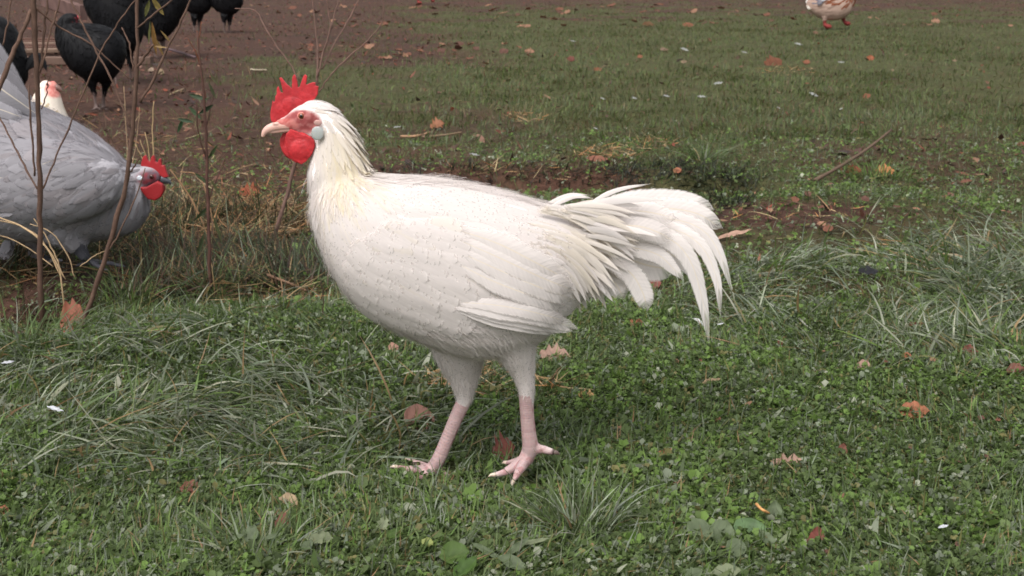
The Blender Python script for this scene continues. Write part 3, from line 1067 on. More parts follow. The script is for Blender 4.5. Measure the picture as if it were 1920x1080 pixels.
def build_rooster():
    Y = 1.62
    pink = lin(172, 146, 144)
    pink2 = lin(152, 116, 116)
    red_face = lin(168, 106, 104)
    fo = +0.022
    ne = -0.020
    legs = [
        # forward (far side) leg: thigh, shank, toes
        {'pts': [(870, 610, fo, 73), (863, 660, fo, 53), (870, 710, fo, 29), (870, 752, fo, 14.5), (855, 785, fo, 13.5), (838, 825, fo, 13), (822, 862, fo, 13.5), (806, 884, fo, 12)], 'n': 26},
        {'pts': [(812, 880, fo, 11), (788, 881, fo - .006, 9.5), (765, 880, fo - .010, 7.5), (744, 876, fo - .013, 5)], 'n': 8},
        {'pts': [(812, 882, fo, 10), (796, 892, fo - .02, 8.5), (775, 903, fo - .035, 5.5)], 'n': 7},
        {'pts': [(808, 880, fo, 10), (790, 872, fo + .02, 8), (765, 862, fo + .035, 5)], 'n': 7},
        {'pts': [(815, 878, fo, 9), (832, 888, fo, 7), (848, 897, fo, 5)], 'n': 6},
        # rear (camera side) leg
        {'pts': [(960, 600, ne, 62), (966, 650, ne, 41), (980, 695, ne, 23), (987, 730, ne, 15.5), (988, 768, ne, 13.5), (991, 805, ne, 14), (994, 838, ne, 15), (986, 862, ne, 15)], 'n': 26},
        {'pts': [(992, 855, ne, 12), (968, 874, ne - .004, 10), (948, 885, ne - .006, 7.5), (928, 890, ne - .008, 5)], 'n': 8},
        {'pts': [(990, 858, ne, 12), (977, 878, ne - .016, 9), (968, 892, ne - .03, 7), (962, 903, ne - .038, 4)], 'n': 8},
        {'pts': [(990, 856, ne, 11), (972, 864, ne + .016, 8), (950, 868, ne + .03, 5)], 'n': 7},
        {'pts': [(993, 842, ne, 11), (1015, 842, ne, 9), (1034, 847, ne, 7), (1041, 849, ne, 5)], 'n': 8},
        {'pts': [(990, 797, ne - .006, 6), (998, 798, ne - .006, 4)], 'n': 4},
    ]
    neck = [{'pts': [(578, 214, 0, 24), (598, 214, 0, 25), (614, 232, 0, 29), (624, 260, 0, 34), (628, 292, 0, 44), (632, 326, 0, 54), (634, 365, 0, 50)], 'n': 16, 'flat': 0.82},
            {'pts': [(580, 220, 0, 28), (560, 223, 0, 22), (545, 229, 0, 16), (530, 232, 0, 12), (516, 235, 0, 8.6)], 'n': 9, 'flat': 0.66},
            {'pts': [(600, 240, 0, 20), (578, 244, 0, 16), (558, 243, 0, 10), (546, 241, 0, 6)], 'n': 8, 'flat': 0.8}]
    wing_balls = [(800, 500, -0.062, 120, 1.25, 0.28, 0.66), (800, 500, 0.062, 120, 1.25, 0.28, 0.66), (930, 530, -0.055, 110, 1.2, 0.25, 0.55), (930, 530, 0.055, 110, 1.2, 0.25, 0.55),
                  (748, 545, -0.05, 74, 1.0, 0.4, 0.62), (748, 545, 0.05, 74, 1.0, 0.4, 0.62)]

    def coat(px, py, r):
        k = r.uniform(0.97, 1.02)
        w = max(0.0, 1 - math.hypot((px - 638) / 50, (py - 290) / 100)) * 1.15
        w = max(w, 0.8 * max(0.0, 1 - math.hypot((px - 1110) / 90, (py - 430) / 90)))
        w = max(w, 0.55 * max(0.0, 1 - math.hypot((px - 1040) / 60, (py - 500) / 50)))
        w = min(1, w * r.uniform(0.5, 1.3) + (0.2 if r.random() < 0.04 else 0))
        return [(a * (1 - w) + b * w) * k for a, b in zip(WHITE, CREAM)]

    sp = dict(
        name='rooster', label='large white rooster with red comb walking across the lawn', cat='rooster', Y=Y, foot=(900, 890), voxel=0.0028, smooth=4, seed=5,
        trunk=[(587, 375, 418, .022), (600, 350, 455, .042), (619, 336, 499, .058), (646, 330, 546, .070), (684, 326, 582, .080), (732, 328, 613, .085), (783, 330, 634, .088),
               (850, 339, 660, .089), (910, 350, 667, .087), (960, 363, 662, .083), (1000, 377, 644, .076), (1040, 388, 616, .064), (1070, 396, 580, .05), (1095, 404, 548, .038), (1120, 412, 525, .028), (1150, 425, 495, .016)],
        limbs=neck + legs, balls=wing_balls,
        base_col=(0.715, 0.665, 0.640),
        zones=[(566, 229, 38, 25, red_face, True, lin(138, 68, 68)), (533, 235, 28, 14, lin(186, 116, 110), True, lin(166, 84, 80)), 
               (862, 815, 74, 66, pink, True, pink2), (800, 880, 90, 32, pink, True, pink2), (990, 805, 32, 68, pink, True, pink2), (980, 865, 85, 48, pink, True, pink2), (1040, 849, 8, 8, lin(70, 55, 52), True),
               (924, 893, 10, 6, lin(190, 176, 160), True), (962, 903, 5, 5, lin(200, 180, 160), True)],
        flow=[(575, 200, .9, .25), (600, 190, 1, .3), (640, 215, .8, .8), (660, 250, .45, 1), (600, 250, .25, 1), (640, 290, .12, 1), (685, 305, .5, .9), (575, 330, -.05, 1), (620, 340, .1, 1), (600, 420, .25, 1),
              (660, 400, .5, .75), (620, 500, .55, .85), (680, 560, 1, .45), (720, 480, 1, .35), (760, 360, 1, .1), (850, 350, 1, .14), (940, 365, 1, .22), (800, 430, 1, .28), (800, 540, 1, .55), (880, 510, 1, .6),
              (900, 450, 1, .42), (900, 560, 1, .3), (1000, 420, 1, .5), (1000, 520, 1, .38), (1050, 400, 1, .35), (1080, 470, .7, .8), (1060, 560, 1, .3), (760, 630, 1, .35), (850, 640, .8, .6), (850, 700, .15, 1),
              (960, 640, .5, .8), (980, 700, .12, 1), (870, 740, .1, 1), (985, 740, .05, 1), (1020, 620, 1, .3)],
        size=[(580, 205, 18, 6, 4, 1), (555, 212, 12, 5, 3, 1), (600, 195, 34, 7, 15, 1), (612, 225, 30, 8, 5, 1), (660, 255, 62, 12, 34, 1), (572, 330, 44, 11, 9, 1), (640, 220, 58, 11, 44, 1), (600, 260, 40, 10, 4, 1), (640, 290, 95, 13, 5, 1), (612, 330, 95, 13, 4, 1), (665, 330, 105, 14, 4, 1), (680, 300, 62, 10, 7, 1), (700, 325, 50, 18, 3, 1), (580, 340, 50, 14, 5, 1), (640, 355, 100, 17, 3, 1),
              (600, 430, 40, 26, 3.5, 0), (680, 480, 42, 30, 3, 0), (740, 350, 45, 30, 3, 0), (760, 440, 52, 36, 4, 0), (700, 540, 56, 40, 4, 0), (780, 560, 66, 44, 6, 0), (830, 500, 74, 46, 7, 0), (760, 490, 60, 42, 5, 0), (880, 430, 72, 42, 6, 0), (880, 540, 80, 44, 6, 0), (900, 350, 60, 26, 3, 0.3),
              (980, 390, 95, 16, 4, 1), (1000, 480, 95, 22, 5, 1), (1070, 430, 110, 15, 6, 1), (1060, 540, 80, 22, 5, 1), (760, 620, 48, 28, 4, 0), (860, 640, 48, 26, 5, 0), (860, 700, 36, 18, 3, 0), (870, 740, 22, 11, 1.5, 0),
              (970, 640, 48, 24, 5, 0), (982, 700, 30, 14, 2, 0), (986, 735, 20, 9, 1.2, 0)],
        feathers=6800, fuzz=6000, fuzz_min_y=330, liftf=lambda qx, qy: 0.36 if (qy < 345 and qx < 720) or qx > 960 else 0.22, gap=0.36, nu=3, nt=6, feather_mat=M_FEATHER, coat_col=coat,
        fuzz_skip=[(600, 400), (690, 345), (860, 352), (960, 372), (1050, 400), (1100, 500), (1095, 625), (1040, 640), (850, 600), (780, 602), (690, 590), (625, 520)],
        wing=[(655, 450), (720, 420), (820, 415), (920, 440), (1000, 490), (1060, 545), (1075, 585), (850, 580), (800, 600), (720, 600), (665, 570), (640, 510)])
    root, S, bvh, wing = build_bird(sp)
    rnd = random.Random(4)
    # flight feathers of the folded wing: lower primaries and the secondaries above them
    prim = [([(838, 572), (910, 600), (985, 616), (1052, 624)], 17), ([(840, 570), (915, 593), (1000, 610), (1072, 621)], 20), ([(842, 570), (920, 582), (1010, 595), (1082, 616)], 34),
            ([(850, 566), (930, 572), (1000, 585), (1066, 604)], 34)]
    sec = [([(850, 490), (920, 525), (990, 552), (1062, 574)], 44), ([(860, 472), (940, 508), (1010, 538), (1076, 562)], 46), ([(860, 450), (940, 485), (1010, 518), (1078, 546)], 48),
           ([(860, 432), (930, 455), (1000, 490), (1070, 528)], 50)]
    for s in (-1, 1):
        for (group_, out0, tip) in ((sec, 0.0085, 'round'), (prim, 0.0115, 'round')):
            for q, (pts, w) in enumerate(group_):
                rows = side_feather(bvh, catmull(pts, 9), w, Y, s, out0 + 0.0005 * q, tip, None, Y + s * 0.06, rnd)
                k = rnd.uniform(0.93, 1.0)
                free_feather(rows, w, Y, tip, (0, s, 0.25), 5, 14, 0.12, rnd, tuple(c * k for c in WHITE)).build('flight_feather', M_VANE, wing[s])
    # tail: sickles and coverts, each a feather of its own
    T = [([(1085, 398, .02), (1130, 368, .025), (1170, 353, .03), (1219, 345, .03)], 11, 'point'),
         ([(1075, 412, .015), (1150, 382, .02), (1220, 374, .024), (1285, 378, .024), (1337, 392, .02)], 42, 'round'),
         ([(1075, 425, .010), (1160, 400, .015), (1240, 391, .018), (1305, 400, .016), (1352, 428, .012)], 44, 'round'),
         ([(1085, 432, .004), (1170, 416, .008), (1250, 410, .010), (1315, 430, .008), (1350, 478, .004), (1372, 545, 0)], 40, 'point'),
         ([(1090, 440, 0), (1180, 428, 0), (1260, 430, 0), (1315, 462, -.004), (1344, 525, -.008), (1351, 592, -.01)], 36, 'point'),
         ([(1090, 452, -.012), (1180, 438, -.016), (1250, 446, -.018), (1292, 486, -.020), (1316, 560, -.022), (1330, 645, -.022)], 46, 'point'),
         ([(1090, 468, -.014), (1165, 462, -.018), (1230, 476, -.020), (1262, 503, -.020), (1282, 524, -.020)], 40, 'point'),
         ([(1085, 478, -.01), (1140, 488, -.014), (1182, 512, -.014), (1205, 550, -.014), (1212, 580, -.014)], 44, 'round'),
         ([(1085, 490, -.004), (1128, 508, -.004), (1155, 534, -.004), (1168, 558, -.004)], 46, 'round'),
         ([(1080, 498, .004), (1105, 520, .004), (1122, 540, .004), (1130, 560, .004)], 44, 'round'),
         ([(1080, 450, .02), (1160, 445, .02), (1230, 462, .02), (1290, 500, .018), (1310, 540, .016)], 50, 'point'),
         ([(1080, 430, .026), (1160, 410, .03), (1240, 408, .032), (1300, 425, .03), (1330, 470, .026)], 50, 'round'),
         ([(1075, 470, .012), (1150, 478, .012), (1215, 498, .012), (1262, 505, .012)], 60, 'round'),
         ([(1020, 386, .006), (1045, 374, .008), (1072, 365, .008), (1106, 366, .008)], 10, 'point'),
         ([(1030, 390, .0), (1055, 376, .002), (1080, 368, .002), (1112, 372, .002)], 12, 'point'),
         ([(1060, 440, -.02), (1130, 425, -.024), (1200, 425, -.026), (1262, 448, -.026)], 50, 'round'),
         ([(1060, 420, -.016), (1130, 400, -.02), (1200, 396, -.02), (1270, 410, -.02)], 46, 'round')]
    for (pts, w, tip) in T:
        k = rnd.uniform(0.94, 1.03)
        c = tuple(a * k for a in WHITE)
        free_feather(pts, w, Y, tip, (rnd.uniform(-.15, .15), -1, 0.25), 5, 18, 0.22, rnd, c).build('tail_feather', M_TAIL, root)
    cov = Cards()
    for i in range(330):
        a = rnd.random()
        x0, y0 = rnd.uniform(1030, 1100), rnd.uniform(388, 520)
        f = (y0 - 388) / 132
        ln = rnd.uniform(70, 180) * (1 - 0.58 * f)
        ang = -0.16 + 0.85 * f + rnd.gauss(0, 0.10)
        bend = 0.25 + 0.5 * rnd.random()
        pts = []
        xx, yy = x0, y0
        for k in range(5):
            pts.append((xx, yy, rnd.uniform(-.001, .001) + (-0.030 + 0.028 * rnd.random() - 0.012 * k / 4 * 0) * (1 if rnd.random() < 2 else 1)))
            xx += ln / 4 * math.cos(ang + bend * k / 4); yy += ln / 4 * math.sin(ang + bend * k / 4)
        dy = rnd.uniform(-0.040, 0.034)
        pts = [(p[0], p[1], dy) for p in pts]
        w = rnd.random() < 0.5
        base = CREAM if w else WHITE
        kk = rnd.uniform(0.94, 1.03); f2 = rnd.uniform(0.0, 0.55); c = tuple((v * f2 + z_ * (1 - f2)) * kk for v, z_ in zip(base, WHITE))
        g = free_feather(pts, rnd.uniform(9, 18), Y, 'point', (rnd.uniform(-.3, .3), -1, rnd.uniform(0, .5)), 3, 9, 0.2, rnd, c)
        o = len(cov.V)
        cov.V += g.V; cov.C += g.C; cov.U += g.U
        cov.T += [tuple(i_ + o for i_ in t_) for t_ in g.T]
    for i in range(170):
        x0, y0 = rnd.uniform(985, 1065), rnd.uniform(384, 500)
        f = (y0 - 384) / 116
        ln = rnd.uniform(80, 150) * (1 - .25 * f)
        ang = 0.12 + 0.75 * f + rnd.gauss(0, .10)
        pts = []
        xx, yy = x0, y0
        sgn = -1 if rnd.random() < .75 else 1
        q, y1 = side_point(bvh, x0, y0, Y, sgn, 0)
        d0 = ((y1 if y1 is not None else Y + sgn * .04) - Y) + sgn * .003
        for k in range(5):
            pts.append((xx, yy, d0 * (1 - .10 * k) + sgn * .002 * k))
            xx += ln / 4 * math.cos(ang + .12 * k); yy += ln / 4 * math.sin(ang + .12 * k)
        kk = rnd.uniform(.95, 1.02); f2 = rnd.uniform(0, .45)
        c = tuple((v * f2 + z_ * (1 - f2)) * kk for v, z_ in zip(CREAM, WHITE))
        g = free_feather(pts, rnd.uniform(9, 17), Y, 'point', (rnd.uniform(-.2, .2), sgn, rnd.uniform(.1, .5)), 3, 9, 0.2, rnd, c)
        o = len(cov.V)
        cov.V += g.V; cov.C += g.C; cov.U += g.U
        cov.T += [tuple(i_ + o for i_ in t_) for t_ in g.T]
    o = cov.build('tail_covert', M_FEATHER, root); o['kind'] = 'stuff'
    sc = Cards()
    for path in ([(868, 757, fo, 14), (855, 785, fo, 13.5), (838, 825, fo, 13), (822, 862, fo, 13.5), (808, 880, fo, 12)], [(987, 738, ne, 14.5), (988, 768, ne, 13.5), (991, 805, ne, 14), (994, 838, ne, 15), (988, 858, ne, 14)],
                 [(806, 881, fo - .002, 9.5), (785, 879, fo - .006, 8.6), (765, 879, fo - .010, 7)], [(982, 862, ne - .002, 10.5), (966, 874, ne - .004, 9.4), (948, 884, ne - .006, 7)], [(985, 862, ne - .01, 9), (976, 878, ne - .016, 8.4), (968, 892, ne - .03, 6.4)]):
        n_ = 30 if len(path) == 5 else 13
        P = catmull(path, n_ * 2)
        C3 = [at(p[0], p[1], Y + p[2]) for p in P]
        for q in range(0, len(P) - 2, 2):
            a_, b_ = C3[q], C3[q + 2]
            t_ = (b_ - a_)
            t_ = t_.normalized()
            fw = Vector((-.55, -1, .1)); fw = (fw - t_ * fw.dot(t_)).normalized()
            sd = t_.cross(fw).normalized()
            rows = []
            for u, (pt, lift) in enumerate(((a_ - t_ * .0003, 1.0), ((a_ + b_) / 2, 1.003), (b_ + t_ * .0003, 1.007), (b_ + t_ * .0004, .998))):
                r_ = (P[q][3] * (1 - u / 3) + P[q + 2][3] * u / 3) / S * lift
                rows.append([pt + fw * (r_ * math.cos(a)) + sd * (r_ * math.sin(a)) for a in (-1.25, -.85, -.42, 0, .42, .85, 1.25)])
            k = rnd.uniform(.93, 1.06); m_ = rnd.uniform(0, .35)
            sc.grid(rows, tuple((c * (1 - m_) + e * m_) * k for c, e in zip(pink, pink2)), 7, 4)
    o = sc.build('leg_scales', M_FLESH, root); o['kind'] = 'stuff'
    # comb, wattles, ear lobes, beak, eyes
    comb = [(509, 227), (507, 215), (508, 207), (510, 197), (511, 188), (514, 193), (517, 190), (516.5, 180), (519, 178), (519.5, 165), (522, 161), (526, 173), (532, 175), (529, 160), (524, 146), (527.5, 145),
            (540, 160), (548, 167), (549, 143), (552, 139), (555, 143), (559, 165), (562, 163), (569, 143), (572.5, 139), (575.5, 143), (573, 160), (588, 154), (592, 155), (590, 161), (598, 162), (596, 168), (596, 176), (590, 186), (570, 196),
            (555, 204), (542, 214), (535, 222), (528, 230), (520, 232)]
    cr = (0.38, 0.020, 0.026)
    SP = scale_at(at(560, 220, Y))
    piece('comb', [(comb, 0.0, 0.0040)], Y, root, M_COMB, cr, 0.0006, 1, bulge=[(548, 196, 0, 24 / SP, (1.1, .2, .8)), (525, 205, 0, 18 / SP, (.85, .22, 1.1)), (574, 180, 0, 16 / SP, (1.1, .22, .7))], rough=0.00022)
    wat = [(545, 242), (537, 250), (535, 260), (536, 272), (541, 286), (551, 299), (565, 308), (574, 303), (586, 288), (591, 274), (590, 264), (583, 256), (570, 252), (556, 246)]
    watf = [(543, 244), (530, 250), (525, 260), (525, 271), (530, 284), (542, 296), (555, 305), (566, 305), (574, 290), (572, 265), (560, 250)]
    piece('wattle', [(wat, -0.013, 0.005)], Y, root, M_COMB, (0.36, 0.018, 0.023), 0.0008, 3, bulge=[(563, 280, -.0135, 24 / SP, (1, .26, .95)), (560, 256, -.0125, 17 / SP, (1.1, .2, .5))], rough=0.0004)
    piece('wattle', [(watf, 0.008, 0.005)], Y, root, M_COMB, (0.34, 0.017, 0.022), 0.0008, 3, bulge=[(550, 278, .008, 22 / SP, (1, .26, 1))], rough=0.0004)
    for (nm, px, py, r, sc, c, mt, d0) in (('ear_lobe', 595.5, 250, 11, (1.08, .26, 1.2), lin(150, 154, 152), M_FLESH, .0214), ('ear_tuft', 596, 230, 6, (1.3, .3, .95), lin(168, 132, 126), M_PLUM, .0200)):
        for sg in (-1, 1):
            me = fuse([ball(at(px, py, Y + sg * d0), r / S, sc, 16)], .0009, 2, nm)
            set_tint(me, np.tile(np.array(c), (len(me.vertices), 1)))
            mesh_obj(nm, me, mt, root)
    P = catmull([(544, 233, 0, 11), (528, 235, 0, 9.5), (513, 238, 0, 8.2), (503, 242, 0, 7.2), (496, 248, 0, 5.4), (492, 257, 0, 2.4)], 14)
    Q = catmull([(546, 242, 0, 6), (530, 244, 0, 4.5), (514, 247, 0, 3.2), (504, 249, 0, 1.6)], 8)
    me = fuse([tube([at(p[0], p[1], Y) for p in P], [p[3] / S for p in P], 12, 0.8), tube([at(p[0], p[1], Y) for p in Q], [p[3] / S for p in Q], 10, 0.9),
               ball(at(518, 232, Y - 0.004), 4.0 / S, (1.6, 0.6, 0.8), 10), ball(at(518, 232, Y + 0.004), 4.0 / S, (1.6, 0.6, 0.8), 10)], 0.0008, 2, 'beak')
    set_tint(me, np.tile(np.array(lin(198, 158, 146)), (len(me.vertices), 1)))
    mesh_obj('beak', me, M_HORN, root)
    for (x0, y0, d0, x1, y1, d1, r) in ((745, 876, fo - .013, 731, 876, fo - .016, 4.6), (776, 902, fo - .034, 768, 909, fo - .040, 4.6), (766, 862, fo + .034, 757, 860, fo + .038, 4.4), (847, 896, fo, 855, 901, fo, 4.2),
                                        (929, 890, ne - .008, 915, 894, ne - .009, 4.6), (963, 902, ne - .037, 960, 911, ne - .043, 4.2), (951, 868, ne + .030, 941, 869, ne + .033, 4.4), (1039, 848, ne, 1050, 853, ne, 5)):
        P = catmull([(x0, y0, d0, r), ((x0 + x1) / 2, (y0 + y1) / 2 - 1.5, (d0 + d1) / 2, r * .75), (x1, y1, d1, .6)], 7)
        V, F = tube([at(p[0], p[1], Y + p[2]) for p in P], [p[3] / S for p in P], 8)
        me = bpy.data.meshes.new('claw'); me.from_pydata([tuple(v) for v in V], [], F); me.update()
        me.polygons.foreach_set('use_smooth', np.ones(len(me.polygons), bool))
        set_tint(me, np.tile(np.array(lin(96, 80, 74) if x0 > 1000 else lin(186, 168, 152)), (len(V), 1)))
        mesh_obj('claw', me, M_HORN, root)
    for s in (-1, 1):
        hit, n, _, _ = bvh.ray_cast(at(565, 218, Y) + Vector((0, s * 0.5, 0)), Vector((0, -s, 0)))
        dy = (hit.y - Y) if hit is not None else s * 0.017
        eye(Y, S, 565.5, 217.5, dy + s * -0.0008, 6.0, root, lin(120, 66, 40))
        V, F = torus(at(565.5, 217.5, Y + dy - s * 0.0002), 6.6 / S, 1.5 / S)
        me = bpy.data.meshes.new('eyelid'); me.from_pydata(V, [], F); me.update()
        me.polygons.foreach_set('use_smooth', np.ones(len(me.polygons), bool))
        set_tint(me, np.tile(np.array(lin(196, 120, 112)), (len(V), 1)))
        mesh_obj('eyelid', me, M_FLESH, root)
    return root


def torus(c, R, r, n=20, m=8):
    V, F = [], []
    for i in range(n):
        a = 6.28319 * i / n
        for j in range(m):
            b = 6.28319 * j / m
            V.append((c.x + (R + r * math.cos(b)) * math.cos(a), c.y + r * math.sin(b), c.z + (R * 0.85 + r * math.cos(b)) * math.sin(a)))
    for i in range(n):
        for j in range(m):
            F.append((i * m + j, ((i + 1) % n) * m + j, ((i + 1) % n) * m + (j + 1) % m, i * m + (j + 1) % m))
    return V, F


build_rooster()


def build_grey():
    Y = 2.92
    slate = lin(58, 58, 64)
    base = np.array(lin(160, 157, 162))

    def coat(px, py, r):
        k = r.uniform(0.82, 1.08)
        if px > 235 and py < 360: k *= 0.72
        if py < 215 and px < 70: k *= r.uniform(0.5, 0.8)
        g = [1.0, 1.0, 1.0] if r.random() < 0.7 else [1.03, 0.99, 0.97]
        return [b * k * q for b, q in zip(base, g)]
    sp = dict(name='grey_rooster', label='fluffy blue grey rooster with red comb foraging behind dry stalks', cat='rooster', Y=Y, foot=(150, 490), voxel=0.006, smooth=5, seed=9,
              trunk=[(-190, 60, 240, .05), (-140, 80, 350, .10), (-80, 118, 420, .13), (-20, 150, 436, .15), (50, 190, 448, .155), (105, 214, 451, .15), (150, 238, 450, .14), (190, 265, 446, .118), (225, 295, 440, .09), (250, 318, 432, .065), (275, 350, 402, .035)],
              limbs=[{'pts': [(205, 360, 0, 62), (235, 345, 0, 46), (262, 335, 0, 28), (285, 331, 0, 20), (302, 336, 0, 10)], 'n': 10, 'flat': .8},
                     {'pts': [(122, 430, -.07, 40), (140, 452, -.07, 24), (152, 470, -.07, 14), (162, 488, -.07, 10)], 'n': 10},
                     {'pts': [(170, 490, -.05, 7), (205, 494, -.05, 6), (240, 500, -.05, 3)], 'n': 6},
                     {'pts': [(170, 490, -.05, 7), (190, 502, -.09, 5), (205, 508, -.11, 3)], 'n': 6},
                     {'pts': [(170, 490, -.05, 7), (150, 496, -.04, 5), (138, 498, -.04, 3)], 'n': 6},
                     {'pts': [(60, 430, .06, 45), (70, 455, .06, 22), (70, 475, .06, 9), (90, 486, .06, 7), (120, 488, .06, 4)], 'n': 10}],
              balls=[(90, 340, -.11, 110, 1.3, .45, .7), (90, 340, .11, 110, 1.3, .45, .7)],
              base_col=tuple(base * 0.9),
              zones=[(284, 335, 31, 20, lin(92, 74, 82), True, lin(126, 52, 58)), (155, 478, 36, 27, slate, True), (200, 497, 70, 14, slate, True), (80, 480, 40, 14, slate, True)],
              flow=[(-100, 120, -1, -.2), (20, 180, -1, -.25), (120, 230, -1, -.1), (200, 290, -1, .3), (270, 320, -.9, .4), (265, 370, -.5, 1), (240, 420, -.6, .8), (180, 330, -.9, .5), (100, 330, -1, .3), (100, 430, -.8, .5), (0, 300, -1, .2), (140, 460, -.2, 1)],
              size=[(0, 180, 90, 40, 5, 0), (100, 230, 70, 40, 5, 0), (200, 300, 60, 18, 4, 1), (265, 330, 30, 8, 3, 1), (265, 380, 45, 12, 3, 1), (240, 430, 40, 20, 3, 0), (120, 350, 70, 36, 4, 0), (0, 350, 80, 40, 5, 0), (120, 440, 45, 26, 5, 0), (145, 465, 20, 12, 2, 0)],
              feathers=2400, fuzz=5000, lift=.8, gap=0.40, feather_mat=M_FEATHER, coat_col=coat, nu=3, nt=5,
              wing=[(20, 260), (110, 260), (180, 320), (190, 380), (120, 420), (0, 400), (-90, 360), (-80, 280)])
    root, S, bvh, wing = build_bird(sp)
    rnd = random.Random(3)
    for i, (pts, w) in enumerate([([(60, 200, -.03), (10, 150, -.03), (-60, 90, -.03), (-120, 60, -.03)], 50), ([(50, 190, .02), (0, 120, .02), (-60, 50, .02), (-130, 0, .02)], 50),
                                  ([(70, 215, -.06), (20, 180, -.08), (-40, 140, -.08), (-110, 130, -.06)], 46), ([(40, 220, -.09), (-20, 200, -.1), (-80, 190, -.1), (-150, 210, -.08)], 46)]):
        k = 0.55 + 0.12 * i
        free_feather(pts, w, Y, 'round', (0, -1, .5), 5, 14, .25, rnd, tuple(base * k)).build('tail_feather', M_TAIL, root)
    for s in (-1, 1):
        for q, (pts, w) in enumerate([([(120, 330), (40, 380), (-40, 390), (-110, 380)], 40), ([(110, 315), (30, 355), (-50, 362), (-120, 350)], 40), ([(100, 300), (20, 330), (-60, 335), (-130, 325)], 40)]):
            rows = side_feather(bvh, pts, w, Y, s, 0.008 + .002 * q, 'round', None, Y + s * .1, rnd)
            free_feather(rows, w, Y, 'round', (0, s, .2), 5, 12, .1, rnd, tuple(base * rnd.uniform(.8, 1))).build('flight_feather', M_TAIL, wing[s])
    cr = (0.30, 0.015, 0.019)
    piece('comb', [([(264, 316), (266, 304), (269, 293), (274, 290), (278, 300), (282, 305), (285, 293), (289, 290), (292, 303), (296, 306), (299, 297), (302, 297), (304, 311), (309, 309), (312, 320), (316, 331), (307, 333), (297, 325), (282, 320)], 0, 0.011)], Y, root, M_COMB, cr, .0014, 1)
    piece('wattle', [([(296, 339), (306, 345), (308, 357), (303, 369), (291, 376), (278, 373), (268, 361), (262, 350), (275, 350)], -.03, .012)], Y, root, M_COMB, (0.24, 0.011, 0.014), .0024, 4)
    piece('wattle', [([(300, 340), (309, 347), (310, 356), (304, 366), (292, 370), (282, 360), (286, 348)], .02, .012)], Y, root, M_COMB, (0.24, 0.011, 0.014), .0024, 4)
    piece('ear_lobe', [([(257, 330), (264, 329), (268, 334), (264, 339), (258, 337)], -.036, .008)], Y, root, M_FLESH, lin(190, 196, 204), .002, 3)
    piece('ear_lobe', [([(257, 330), (264, 329), (268, 334), (264, 339), (258, 337)], .036, .008)], Y, root, M_FLESH, lin(190, 196, 204), .002, 3)
    P = catmull([(302, 336, 0, 9), (310, 338, 0, 7), (317, 341, 0, 4.4), (321, 346, 0, 1.5)], 8)
    me = fuse([tube([at(p[0], p[1], Y) for p in P], [p[3] / S for p in P], 10, .8)], .0016, 2, 'beak')
    set_tint(me, np.tile(np.array(lin(66, 66, 72)), (len(me.vertices), 1)))
    mesh_obj('beak', me, M_HORN, root)
    for s in (-1, 1):
        hit, n, _, _ = bvh.ray_cast(at(284, 331, Y) + Vector((0, s * 0.5, 0)), Vector((0, -s, 0)))
        dy = (hit.y - Y) if hit is not None else s * .025
        eye(Y, S, 284, 331, dy, 4.2, root, lin(84, 44, 36))


build_grey()


def simple_bird(name, label, cat, Y, foot, trunk, limbs, zones, flow, size, n, col, base, mat, voxel, seed, group=None, balls=(), jit=(0.8, 1.15)):
    b = np.array(col)

    def coat(px, py, r):
        c = b if not callable(base) else np.array(base(px, py, r))
        return list(c * r.uniform(*jit))
    sp = dict(name=name, label=label, cat=cat, Y=Y, foot=foot, trunk=trunk, limbs=limbs, zones=zones, flow=flow, size=size, feathers=n, lift=(1.2 if mat is M_DARKF else .4), fuzz=(n if mat is M_DARKF else 0), gap=.42, voxel=voxel, smooth=4, seed=seed, group=group, balls=balls,
              base_col=tuple(b * .9), feather_mat=mat, coat_col=coat)
    return build_bird(sp)


def small_beak(Y, S, root, pts, col, vox=.002):
    P = catmull(pts, 7)
    me = fuse([tube([at(p[0], p[1], Y + p[2]) for p in P], [p[3] / S for p in P], 10, .8)], vox, 2, 'beak')
    set_tint(me, np.tile(np.array(col), (len(me.vertices), 1)))
    mesh_obj('beak', me, M_HORN, root)


